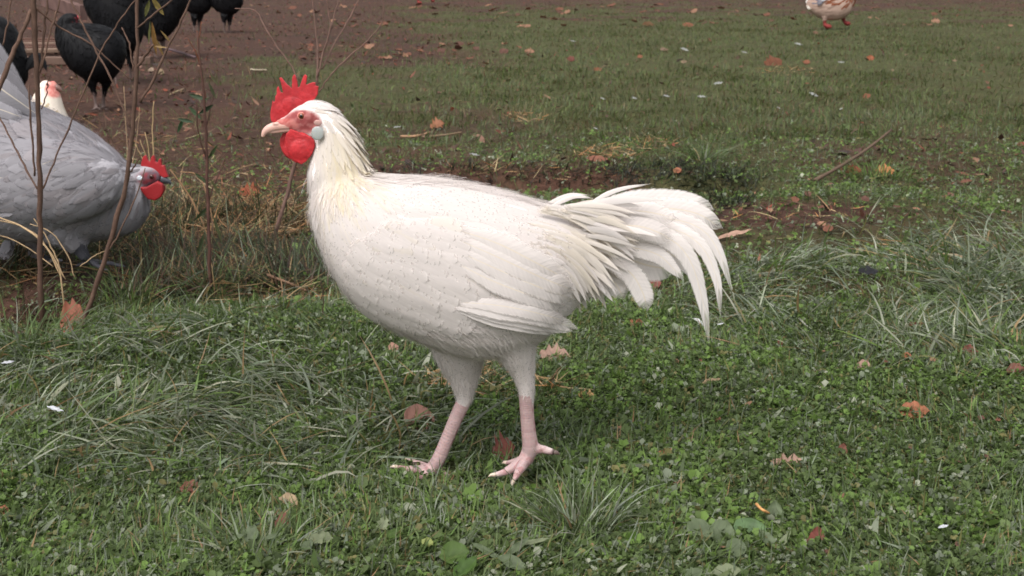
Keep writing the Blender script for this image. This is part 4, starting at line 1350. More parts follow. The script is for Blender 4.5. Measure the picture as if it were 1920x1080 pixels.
def build_white_hen():
    Y = 3.45
    pinkf = lin(214, 150, 140)
    pk = lin(190, 140, 130)
    root, S, bvh, w = simple_bird('hen', 'white hen with pink face standing behind the grey rooster', 'hen', Y, (60, 405),
        [(-70, 190, 280, .04), (-30, 210, 340, .09), (20, 205, 365, .12), (60, 205, 375, .125), (95, 205, 365, .11), (118, 215, 340, .085), (130, 235, 300, .05)],
        [{'pts': [(88, 235, 0, 46), (88, 205, 0, 34), (90, 180, 0, 25), (92, 165, 0, 19), (96, 160, 0, 15)], 'n': 10, 'flat': .85},
         {'pts': [(96, 164, 0, 16), (106, 167, 0, 9)], 'n': 4, 'flat': .8},
         {'pts': [(60, 360, -.04, 26), (62, 385, -.04, 8), (62, 402, -.04, 7), (84, 405, -.04, 4)], 'n': 10}, {'pts': [(30, 355, .04, 26), (32, 380, .04, 8), (32, 396, .04, 7), (52, 398, .04, 4)], 'n': 10}],
        [(103, 166, 21, 18, pinkf, True, lin(196, 116, 108)), (62, 397, 25, 14, pk, True), (35, 392, 22, 14, pk, True)],
        [(90, 150, -1, .2), (75, 190, -.6, 1), (115, 200, .1, 1), (60, 220, -1, .3), (0, 230, -1, .1), (90, 300, -.8, .5), (60, 350, -.3, 1)],
        [(85, 155, 16, 6, 2, 1), (85, 190, 40, 10, 3, 1), (110, 220, 40, 14, 3, 1), (50, 230, 45, 26, 3, 0), (60, 330, 40, 24, 4, 0)], 800, lin(226, 214, 200),
        lambda px, py, r: np.array(lin(226, 216, 206)) if r.random() < .6 or py < 190 else np.array(lin(222, 206, 170)), M_FEATHER, .006, 21, jit=(.92, 1.04))
    small_beak(Y, S, root, [(104, 164, 0, 7), (110, 166, 0, 5.5), (115, 170, 0, 3), (116, 174, 0, 1)], lin(112, 86, 78))
    for s in (-1, 1):
        hit, n, _, _ = bvh.ray_cast(at(88, 158, Y) + Vector((0, s * 0.5, 0)), Vector((0, -s, 0)))
        eye(Y, S, 88.5, 158, (hit.y - Y) if hit is not None else s * .025, 2.6, root, lin(120, 50, 36))


build_white_hen()

BLK = (0.006, 0.006, 0.007)
LEGC = lin(92, 78, 74)
DARK_FLOW = lambda cx, cy: [(cx - 60, cy, -.3, 1), (cx, cy - 40, .6, .6), (cx + 60, cy, .8, .6), (cx, cy + 40, .3, 1)]


def build_blacks():
    # the standing bird with its head turned back
    Y = 6.1
    root, S, bvh, w = simple_bird('black_hen', 'black hen with red face standing on two legs on bare soil', 'hen', Y, (185, 205),
        [(106, 60, 85, .02), (114, 46, 100, .05), (130, 42, 126, .085), (155, 44, 146, .11), (180, 46, 153, .12), (205, 52, 148, .11), (222, 62, 128, .08), (233, 78, 105, .03)],
        [{'pts': [(125, 75, -.02, 18), (120, 52, -.02, 15), (126, 38, -.02, 13), (138, 35, -.02, 10), (146, 36, -.02, 6)], 'n': 10},
         {'pts': [(170, 135, -.04, 17), (172, 155, -.04, 10), (175, 170, -.04, 4), (180, 200, -.04, 3.6), (170, 207, -.08, 2.5)], 'n': 12},
         {'pts': [(200, 135, .03, 17), (198, 155, .03, 10), (196, 170, .03, 4.4), (194, 200, .03, 4), (205, 207, .0, 2.5)], 'n': 12},
         {'pts': [(180, 200, -.04, 3), (190, 206, -.07, 2)], 'n': 4}, {'pts': [(194, 200, .03, 3), (186, 205, .0, 2)], 'n': 4}],
        [(143, 37, 8, 6, lin(110, 48, 54), True), (186, 190, 26, 22, LEGC, True)], DARK_FLOW(170, 100),
        [(170, 80, 26, 12, 2, 0), (130, 60, 20, 7, 2, 1), (180, 150, 16, 8, 1.5, 0)], 700, BLK, None, M_DARKF, .008, 31)
    piece('comb', [([(136, 33), (138, 28), (141, 31), (144, 27), (147, 31), (151, 30), (152, 36), (145, 37)], -.02, .012)], Y, root, M_COMB, lin(150, 40, 52), .004, 2)
    small_beak(Y, S, root, [(147, 37, -.02, 4), (151, 39, -.02, 3), (154, 41, -.02, 1)], lin(60, 56, 54), .004)
    # its neighbours
    specs = [
        ('black hen cut off by the left edge above the grey rooster', 5.4, (-40, 236),
         [(-150, 0, 90, .04), (-110, 5, 150, .09), (-60, 12, 180, .12), (-10, 26, 184, .125), (18, 38, 176, .11), (34, 60, 166, .08), (46, 95, 150, .04), (50, 115, 135, .015)],
         [(-60, 150), (-20, 150)], 236, 11),
        ('black hen standing behind the red faced black hen', 7.3, (225, 165),
         [(158, -40, 15, .04), (172, -62, 42, .08), (195, -74, 72, .11), (225, -70, 95, .12), (248, -56, 92, .10), (262, -30, 70, .06), (268, -10, 45, .03)],
         [(215, 80), (242, 80)], 165, 12),
        ('black hen standing behind the hanging dry leaves', 9.4, (300, 108),
         [(252, -30, 20, .04), (266, -62, 62, .09), (290, -80, 78, .12), (315, -76, 62, .12), (335, -55, 36, .10), (348, -30, 10, .05)],
         [(287, 65), (305, 65)], 108, 13)]
    for label, Y, foot, trunk, legs, fy, seed in specs:
        limbs = []
        for i, (lx, ly) in enumerate(legs):
            dy = -.04 + .08 * i
            k = 6.1 / Y
            limbs.append({'pts': [(lx, ly - 15, dy, 17 * k), (lx, ly + 12, dy, 9 * k), (lx + 2, (ly + fy) / 2 + 8, dy, 4 * k), (lx + 3, fy - 3, dy, 3.6 * k), (lx + 16 * k, fy, dy, 2.4 * k)], 'n': 10})
        cx = sum(t[0] for t in trunk) / len(trunk)
        cy = sum((t[1] + t[2]) / 2 for t in trunk) / len(trunk)
        n0 = trunk[0]
        limbs.append({'pts': [(trunk[1][0] + 8, n0[1] + 20, 0, 16), (n0[0] + 4, n0[1] - 15, 0, 12), (n0[0] - 2, n0[1] - 40, 0, 9), (n0[0] - 12, n0[1] - 46, 0, 6)], 'n': 8})
        r2, S2, b2, w2 = simple_bird('black_hen', label, 'hen', Y, foot, trunk, limbs, [((legs[0][0] + legs[1][0]) / 2, fy - 18, 40, 24, LEGC, True)], DARK_FLOW(cx, cy), [(cx, cy, 24, 11, 2, 0), (cx, cy + 60, 18, 9, 2, 0)], 500, BLK, None, M_DARKF, .010, seed)
        piece('comb', [([(n0[0] - 16, n0[1] - 48), (n0[0] - 13, n0[1] - 58), (n0[0] - 8, n0[1] - 53), (n0[0] - 4, n0[1] - 59), (n0[0] + 2, n0[1] - 50), (n0[0] - 4, n0[1] - 44)], 0, .012)], Y, r2, M_COMB, lin(150, 40, 48), .004, 2)
        rt = random.Random(seed)
        tx, ty = trunk[-1][0], trunk[-1][1]
        for q in range(6):
            a = rt.uniform(-.9, .7)
            ln = rt.uniform(26, 46) * 6.1 / Y
            free_feather([(tx - 14, ty + 14 + q * 3, rt.uniform(-.03, .03)), (tx + ln * .5 * math.cos(a), ty + ln * .5 * math.sin(a), 0), (tx + ln * .8 * math.cos(a + .5), ty + ln * .9 * math.sin(a + .6), 0)], 13 * 6.1 / Y, Y, 'point', (0, -1, .3), 5, 10, .2, rt, BLK).build('tail_feather', M_DARKF, r2)
        small_beak(Y, S2, r2, [(n0[0] - 12, n0[1] - 46, 0, 4), (n0[0] - 18, n0[1] - 44, 0, 2.5), (n0[0] - 22, n0[1] - 42, 0, 1)], lin(50, 48, 46), .004)
    # two hens beyond the red board, one at each end
    for label, x0, seed in (('left one of two black hens at the top edge beyond the dark stick', 368, 14), ('right one of two black hens at the top edge beyond the dark stick', 424, 15)):
        Y = 13.0
        trunk = [(x0 - 34, -35, -5, .04), (x0 - 24, -48, 16, .10), (x0 - 4, -54, 27, .13), (x0 + 16, -48, 24, .11), (x0 + 30, -26, 8, .05)]
        limbs = [{'pts': [(x0 - 4, 28, -.04, 8), (x0 - 4, 44, -.04, 3), (x0 - 3, 62, -.04, 2.4), (x0 + 4, 64, -.04, 1.5)], 'n': 8}, {'pts': [(x0 + 6, 26, .04, 8), (x0 + 6, 44, .04, 3), (x0 + 6, 61, .04, 2.4), (x0 + 13, 63, .04, 1.5)], 'n': 8},
                 {'pts': [(x0 - 22, -30, 0, 10), (x0 - 30, -52, 0, 7), (x0 - 33, -68, 0, 6), (x0 - 40, -71, 0, 4)], 'n': 8}]
        r2, S2, b2, w2 = simple_bird('black_hen', label, 'hen', Y, (x0, 62), trunk, limbs, [(x0, 53, 20, 12, LEGC, True)], DARK_FLOW(x0, 0), [(x0, 0, 14, 7, 1.5, 0), (x0, 30, 10, 5, 1, 0)], 260, BLK, None, M_DARKF, .012, seed)
        piece('comb', [([(x0 - 42, -73), (x0 - 39, -80), (x0 - 36, -77), (x0 - 33, -81), (x0 - 29, -75), (x0 - 33, -71)], 0, .012)], Y, r2, M_COMB, lin(150, 40, 48), .005, 1)


build_blacks()


def build_duck():
    Y = 13.6
    redfoot = lin(112, 44, 42)
    buff, rust, slate = np.array(lin(178, 152, 138)), np.array(lin(150, 92, 66)), np.array(lin(128, 126, 136))

    def col(px, py, r):
        if px > 1562 and py < 8: return rust * r.uniform(.9, 1.1)
        if 1532 < px < 1548 and py < 9: return slate
        return buff
    root, S, bvh, w = simple_bird('duck', 'buff and rust coloured duck with red feet at the lawn top edge', 'duck', Y, (1562, 48),
        [(1512, 4, 14, .02), (1522, -8, 22, .06), (1536, -26, 33, .10), (1555, -38, 38, .12), (1575, -40, 37, .12), (1592, -34, 28, .10), (1603, -20, 8, .05)],
        [{'pts': [(1588, -20, 0, 15), (1600, -46, 0, 9), (1606, -66, 0, 8), (1614, -76, 0, 9), (1622, -74, 0, 6)], 'n': 10},
         {'pts': [(1546, 30, -.04, 7), (1546, 42, -.04, 3), (1546, 48, -.04, 3)], 'n': 6}, {'pts': [(1546, 47, -.04, 3), (1552, 50, -.05, 5), (1558, 50, -.05, 4)], 'n': 5, 'flat': 2.2},
         {'pts': [(1580, 28, .04, 7), (1582, 38, .04, 3), (1583, 42, .04, 3)], 'n': 6}, {'pts': [(1583, 42, .04, 3), (1588, 44, .03, 5), (1593, 44, .03, 4)], 'n': 5, 'flat': 2.2}],
        [(1551, 46, 13, 9, redfoot, True), (1587, 41, 13, 8, redfoot, True), (1615, -75, 14, 12, lin(150, 90, 60), False)],
        [(1520, 5, -1, -.1), (1560, 0, -1, .2), (1600, -10, -.6, .8), (1560, 35, -1, .2)], [(1560, 0, 16, 8, 1.2, 0), (1520, 8, 14, 6, 1.2, 1), (1560, 36, 9, 6, .8, 0)], 420, tuple(buff), col, M_FEATHER, .008, 41, jit=(.9, 1.05))
    small_beak(Y, S, root, [(1622, -74, 0, 5), (1630, -71, 0, 4), (1637, -69, 0, 2.5)], lin(190, 130, 60), .005)
    rnd = random.Random(2)
    for k, (pts, c) in enumerate([([(1526, 2, 0), (1518, 4, 0), (1510, 3, 0)], (.75, .72, .68)), ([(1528, 9, -.03), (1520, 13, -.03), (1512, 12, -.03)], (.75, .70, .62)), ([(1546, -4, -.12), (1538, 4, -.11), (1532, 9, -.09)], tuple(slate)), ([(1556, -12, -.125), (1546, -4, -.12), (1538, 2, -.11)], (.6, .6, .64))]):
        free_feather(pts, 9, Y, 'round', (0, -1, .4), 5, 8, .2, rnd, c).build('tail_feather' if k < 2 else 'flight_feather', M_TAIL, root)
    return root, Y


duck, DY = build_duck()
d2 = copy_tree(duck)
p2 = ground(795, 9)
d2.location = p2
d2['label'] = 'duck beyond the top edge of the picture, only its red feet showing'


# ------------------------------------------------------------------ dry stalks and bushes
def stalk_plant(name, label, base_px, stems, col, cat='dry plant', leaves=(), group=None, Yb=None):
    """stems: (kind, Y offset, [(px, py, radius px), ...]); everything at the depth of the plant's base."""
    b = ground(*base_px)
    if Yb:
        b = at(base_px[0], base_px[1], Yb)
        b.z = float(terrain(b.x, b.y))
    root = empty(name, b, label, cat, group)
    rnd = random.Random(int(base_px[0] * 7 + base_px[1]))
    for kind, dy, pts in stems:
        n = max(6, 4 * len(pts))
        P = catmull(pts, n)
        Y0 = b.y
        q = []
        for i, p in enumerate(P):
            f = i / (n - 1)
            v = at(p[0], p[1], Y0 + dy * (f if kind != 'stem' else 0.3 * f))
            q.append(v + Vector((rnd.gauss(0, .0008), rnd.gauss(0, .0008), 0)))
        if kind == 'stem' and abs(pts[0][0] - base_px[0]) < 4 and abs(pts[0][1] - base_px[1]) < 4:
            q[0] = b - Vector((0, 0, .01))
        S = scale_at(q[0])
        V, F = tube(q, [p[2] * (.5 if name == 'dry_grass_stems' else .8) / S * rnd.uniform(.86, 1.14) for p in P], 7)
        me = bpy.data.meshes.new(kind)
        me.from_pydata([tuple(v) for v in V], [], F); me.update()
        me.polygons.foreach_set('use_smooth', np.ones(len(me.polygons), bool))
        k = rnd.uniform(.85, 1.15)
        set_tint(me, np.array([np.array(col) * k * .62 * rnd.uniform(.75, 1.25) for _ in V]))
        mesh_obj(kind, me, M_BARK, root)
    for (px, py, wpx, hpx, ang, lc, dy) in leaves:
        p = at(px, py, b.y + dy)
        o = make_leaf('leaf', p, wpx, hpx, lc, 'long', rnd, M_DEAD, roll=ang, facing=True)
        set_parent_world(o, root)
    return root


def set_parent_world(o, root):
    loc = o.location.copy()
    o.parent = root
    o.location = loc - world_loc(root)


LEAF_SHAPES = {
    'oval': [(0, 0), (.12, .20), (.3, .36), (.5, .42), (.7, .36), (.88, .2), (1, 0)],
    'long': [(0, 0), (.15, .12), (.35, .2), (.55, .21), (.75, .15), (.9, .07), (1, 0)],
    'lobed': [(0, 0), (.1, .22), (.22, .18), (.3, .44), (.42, .30), (.55, .5), (.66, .3), (.78, .34), (.88, .14), (1, 0)],
    'round': [(0, 0), (.08, .25), (.25, .44), (.5, .5), (.75, .42), (.93, .2), (1, 0)],
}


def make_leaf(name, p, wpx, hpx, col, shape, rnd, mat, roll=0.0, curl=None, facing=False, tilt=None):
    """A curled leaf lying at p, about wpx by hpx pixels across as seen from the camera."""
    S = scale_at(p)
    prof = LEAF_SHAPES[shape]
    nx = 12
    C = catmull([(a, b) for a, b in prof], nx) if shape != 'lobed' else np.array(prof, float)
    nx = len(C)
    Lm = max(wpx, hpx) / S if facing else wpx / S
    Wm = min(wpx, hpx) / S if facing else max(hpx / S * 1.25, .35 * Lm)
    c1 = rnd.uniform(.1, .45) if curl is None else curl
    V, T, U = [], [], []
    for i, (t, w) in enumerate(C):
        w = max(abs(w), .012)
        for j, u in enumerate((-1, -.5, 0, .5, 1)):
            wr = w * (1 + rnd.uniform(-.12, .12) * abs(u))
            z = c1 * (abs(u) ** 1.6) * w * .9 + c1 * .5 * (t - .5) ** 2 + rnd.uniform(-.035, .035) + .05 * math.sin(t * 19 + 3 * abs(u)) * abs(u)
            V.append(((t - .5) * Lm, u * wr * Wm, z * Wm))
            U.append((.5 + u * .5, t))
    for i in range(nx - 1):
        for j in range(4):
            a = i * 5 + j
            T += [(a, a + 1, a + 6), (a, a + 6, a + 5)]
    base = np.array(col) * (0.66 if mat is M_DEAD else 1.0)
    tint = np.array([base * rnd.uniform(.85, 1.12) * (0.8 if j == 2 else 1.0) for i in range(nx) for j in range(5)])
    o = mesh_np(name, V, T, mat, tint=tint)
    o.location = p
    if facing:
        o.rotation_euler = (math.radians(76), roll, 0)
    else:
        tl = math.radians(rnd.uniform(18, 34)) if tilt is None else tilt
        R = Matrix.Rotation(tl, 3, 'X') @ Matrix.Rotation(rnd.uniform(-.2, .2), 3, 'Y') @ Matrix.Rotation(roll, 3, 'Z')
        o.rotation_euler = R.to_euler()
    return o


ST = lin(108, 84, 72)
STP = lin(150, 124, 104)
stalk_plant('dry_stalk', 'thick dry brown stalk in front of the grey rooster with forking branches', (75, 556),
            [('stem', 0, [(75, 556, 6.5), (74, 440, 6), (75, 330, 6), (72, 220, 6), (68, 120, 6), (64, 50, 7), (60, -30, 6)]),
             ('branch', -.04, [(58, 18, 5), (42, 60, 5), (22, 105, 5.5), (2, 158, 6), (-30, 230, 6)]),
             ('branch', .03, [(76, 135, 2.5), (82, 75, 3), (87, 20, 2.8), (92, -40, 2)]),
             ('branch', .02, [(78, 128, 2), (95, 62, 2.2), (108, 15, 2), (120, -40, 1.6)]),
             ('branch', .05, [(64, 12, 2.5), (90, 34, 2.4), (117, 54, 2.2), (172, 84, 2), (208, 117, 1.8), (248, 150, 1.2)]),
             ('branch', .05, [(70, 354, 2.6), (45, 310, 2.4), (15, 250, 2.2), (-20, 180, 1.8)]),
             ('branch', -.03, [(81, 354, 2.4), (103, 300, 2.2), (133, 228, 2.1), (164, 156, 2), (192, 92, 1.8), (217, 50, 1.6), (243, 13, 1.4), (262, -10, 1)]),
             ('branch', -.02, [(66, 330, 2.4), (60, 250, 2.4), (54, 160, 1.8)]),
             ('branch', .02, [(78, 205, 1.5), (88, 170, 1.4), (93, 140, 1)]),
             ('branch', .02, [(5, 85, 2), (15, 40, 2), (24, -20, 1.5)])], ST, Yb=2.5)
stalk_plant('dry_stalk', 'slanting dry stalk leaning right in front of the grey breast', (145, 632),
            [('stem', 0, [(145, 632, 6), (170, 565, 6), (192, 500, 6), (214, 425, 6), (236, 345, 5.5), (246, 270, 5), (253, 190, 5), (257, 110, 4.5), (258, 40, 4), (258, -40, 3.5)]),
             ('branch', .03, [(262, 192, 3), (288, 150, 3), (310, 100, 3), (333, 52, 2.6), (357, 0, 2.2), (380, -40, 2)]),
             ('branch', -.03, [(259, 52, 2.4), (290, 26, 2.2), (322, 0, 2), (350, -30, 1.6)]),
             ('branch', -.02, [(256, 130, 3), (272, 105, 3), (287, 84, 2.4)]),
             ('branch', .02, [(250, 132, 2), (243, 85, 2), (229, 52, 1.6)]),
             ('branch', .02, [(240, 330, 2.2), (252, 312, 2), (264, 290, 1.6)]),
             ('branch', .05, [(246, 243, 2), (222, 180, 2.2), (200, 130, 2.4), (180, 95, 2.4), (155, 47, 2.2), (133, 0, 2), (115, -40, 1.6)]),
             ('branch', -.03, [(203, 470, 2), (222, 440, 1.8), (255, 370, 1.6), (272, 315, 1.2)])], ST,
            leaves=[(289, 72, 20, 62, 1.5, lin(134, 100, 52), .03), (300, 90, 12, 40, 1.2, lin(120, 94, 50), .02), (280, 62, 9, 46, 1.7, lin(104, 104, 60), .0), (296, 12, 24, 40, 1.0, lin(116, 100, 48), .04), (276, 16, 18, 34, 1.9, lin(96, 96, 50), .05), (312, 70, 9, 34, .9, lin(128, 104, 60), .03), (302, 88, 26, 8, .1, lin(164, 136, 92), -.02)], Yb=2.3)
stalk_plant('dry_stalk', 'thin upright brown stalk with small green leaves right of the grey rooster', (394, 548),
            [('stem', 0, [(394, 548, 4.5), (392, 470, 4.5), (390, 400, 4), (388, 320, 3.6), (385, 230, 3), (378, 140, 2.6), (370, 60, 2)]),
             ('branch', .04, [(390, 380, 2), (408, 330, 1.6), (420, 300, 1.2)]), ('branch', -.03, [(388, 300, 2), (372, 250, 1.6), (368, 190, 1.2)]), ('branch', .05, [(386, 240, 1.8), (398, 190, 1.4), (404, 150, 1)])], lin(92, 66, 58),
            leaves=[(372, 182, 39, 19, .3, lin(60, 76, 52), 0), (386, 205, 36, 19, 2.6, lin(58, 72, 50), .01), (366, 212, 33, 17, .8, lin(64, 84, 54), .02), (398, 170, 33, 14, 1.2, lin(72, 78, 50), .02), (402, 150, 30, 12, 1.0, lin(84, 84, 54), .02), (348, 226, 33, 16, .2, lin(60, 78, 54), .01), (338, 236, 30, 16, 2.0, lin(56, 80, 50), .02),
                    (398, 286, 36, 14, 2.2, lin(66, 80, 46), .02), (380, 336, 39, 14, .7, lin(62, 76, 44), .01), (404, 352, 39, 12, 1.1, lin(84, 84, 50), .0), (378, 400, 42, 16, 2.4, lin(60, 72, 42), .01), (408, 430, 54, 14, 1.3, lin(74, 78, 46), .0), (376, 460, 51, 16, 1.9, lin(60, 70, 42), -.01)])
stalk_plant('bare_sapling', 'bare twiggy sapling fanning out behind the white rooster head', (510, 466),
            [('stem', 0, [(510, 466, 5.5), (520, 425, 5), (534, 380, 4.8), (548, 325, 4.4), (562, 275, 4), (578, 220, 3.6), (592, 165, 3)]),
             ('branch', .02, [(592, 165, 3), (597, 115, 2.6), (593, 60, 2.2), (586, 0, 2), (582, -50, 1.5)]),
             ('branch', -.02, [(595, 145, 2.6), (606, 100, 2.4), (619, 55, 2.2), (616, 20, 1.8), (608, -30, 1.5)]),
             ('branch', .03, [(620, 56, 2), (628, 25, 1.8), (642, -20, 1.4)]),
             ('branch', .04, [(604, 130, 2.2), (628, 80, 2), (652, 40, 1.8), (676, -8, 1.4)]),
             ('branch', -.04, [(598, 172, 2), (625, 135, 1.9), (662, 100, 1.7), (690, 76, 1.6), (718, 38, 1.3), (716, -10, 1)]),
             ('branch', .05, [(560, 150, 1.6), (545, 122, 1.7), (520, 88, 1.8), (497, 52, 1.7), (478, 20, 1.4), (440, 16, 1.2)]),
             ('branch', 0, [(568, 250, 1.6), (552, 190, 1.5), (556, 140, 1.4)])], lin(124, 98, 88), 'sapling')
stalk_plant('dry_stalk', 'short pair of thin stems right of the dead straw by the white breast', (604, 600),
            [('stem', 0, [(604, 600, 1.8), (606, 560, 1.6), (600, 520, 1.2)])], lin(84, 70, 58))
stalk_plant('dry_grass_stems', 'pale upright straw stems rising behind the red comb of the grey rooster', (288, 352),
            [('stem', .02, [(288, 352, 2.2), (287, 290, 2.2), (286, 235, 2), (288, 190, 1.4)]), ('stem', .03, [(284, 352, 2), (276, 300, 2), (262, 262, 1.4)]), ('stem', 0, [(286, 352, 2), (280, 290, 2), (272, 248, 1.4)]),
             ('stem', .01, [(284, 352, 1.6), (270, 305, 1.6), (254, 270, 1.2)])], lin(186, 160, 120), 'dry grass')
stalk_plant('dry_grass_stems', 'two thin straw coloured stems left of the straw by the grey comb', (240, 330),
            [('stem', 0, [(240, 330, 1.8), (237, 250, 1.8), (232, 162, 1.4)]), ('stem', .02, [(244, 330, 1.8), (256, 262, 1.6), (262, 200, 1.2)])], lin(170, 144, 116), 'dry grass')
stalk_plant('dry_grass_stems', 'pale arching straw stems at the left edge below the grey rooster', (118, 520),
            [('stem', 0, [(118, 520, 3), (92, 470, 3.4), (50, 430, 3.4), (-10, 404, 2.6)]), ('stem', .03, [(112, 516, 2.4), (80, 452, 2.6), (40, 424, 2.4), (-10, 412, 2)]), ('stem', -.03, [(122, 524, 2.2), (104, 480, 2.4), (84, 440, 2.2), (62, 410, 1.6)]),
             ('stem', .02, [(140, 520, 2), (128, 480, 2.2), (96, 436, 2), (58, 420, 1.4)]), ('stem', 0, [(100, 500, 2), (60, 470, 2), (20, 448, 1.6), (-10, 440, 1.2)]), ('stem', -.02, [(150, 500, 1.8), (180, 478, 1.8), (200, 470, 1.2)])], lin(206, 176, 138), 'dry grass', Yb=2.62)
stalk_plant('dry_grass_stems', 'bent straw stems and blades right of the grey beak', (400, 470),
            [('stem', 0, [(400, 470, 3), (372, 400, 3.2), (350, 360, 3.4), (318, 318, 2.2)]), ('stem', .02, [(410, 468, 2.2), (430, 430, 2.4), (452, 400, 2)]), ('stem', -.02, [(396, 470, 2), (384, 430, 2), (350, 420, 1.6)]),
             ('stem', .03, [(404, 466, 2), (392, 380, 2.2), (372, 330, 2), (338, 322, 1.8)])], lin(176, 138, 104), 'dry grass')
stalk_plant('dry_stalk', 'reddish brown thin stalk standing on the soil above the green leaves', (386, 190),
            [('stem', 0, [(386, 190, 2.2), (380, 150, 2.2), (374, 110, 2), (370, 58, 1.6)]), ('branch', .03, [(374, 112, 1.4), (372, 80, 1.2), (378, 40, 1)]), ('branch', -.03, [(378, 130, 1.2), (368, 100, 1), (352, 72, .8)])], lin(120, 74, 52))


# ------------------------------------------------------------------ timber at the back
def plank(name, a, b, depth, height, col, label=None, cat=None, parent=None, bow=0.0):
    """A sawn board between two ground points, edges eased and worn."""
    a, b = Vector(a), Vector(b)
    n = 14
    d = (b - a)
    side = Vector((-d.y, d.x, 0)).normalized()
    rings = []
    rnd = random.Random(int(abs(a.x * 1000) + abs(b.y * 100)))
    for i in range(n):
        t = i / (n - 1)
        c = a + d * t + Vector((0, 0, bow * math.sin(math.pi * t)))
        e = .12 * min(depth, height)
        w, h = depth / 2 * rnd.uniform(.97, 1.03), height * rnd.uniform(.95, 1.05)
        sec = [(-w + e, 0), (w - e, 0), (w, e), (w, h - e), (w - e, h), (-w + e, h), (-w, h - e), (-w, e)]
        rings.append([c + side * x_ + Vector((0, 0, z_)) for x_, z_ in sec])
    V, F = loft(rings)
    me = bpy.data.meshes.new(name)
    me.from_pydata([tuple(v) for v in V], [], F); me.update()
    set_tint(me, np.array([np.array(col) * .55 * rnd.uniform(.7, 1.2) for _ in V]))
    o = mesh_obj(name, me, M_WOOD, parent)
    if label:
        recenter(o, a); tag(o, label, cat)
    return o


g = lambda px, Y, dz=0.0: Vector((at(px, 100, Y).x, Y, float(terrain(at(px, 100, Y).x, Y)) + dz))
plank('timber_beam', g(36, 8.8), g(284, 8.75), .07, .055, lin(128, 104, 92), 'long pale weathered beam lying behind the black hens', 'beam')
pal = empty('wooden_pallet', g(60, 9.6), 'weathered reddish wooden platform of slats between the black hens', 'platform')
for i in range(6):
    yy = 9.15 + .24 * i
    plank('slat', g(-60, yy, .07 + .002 * i), g(132, yy + .03, .07), .15, .025, lin(104, 74, 62) if i % 3 else lin(140, 116, 100), parent=pal)
for px in (-40, 50, 122):
    plank('bearer', g(px, 9.08, 0), g(px, 10.5, 0), .06, .066, lin(88, 68, 58), parent=pal)
plank('leaning_board', at(84, 12, 8.6), at(158, 38, 8.3), .05, .09, lin(122, 96, 90), 'sloping pinkish board propped above the black hen head', 'board')


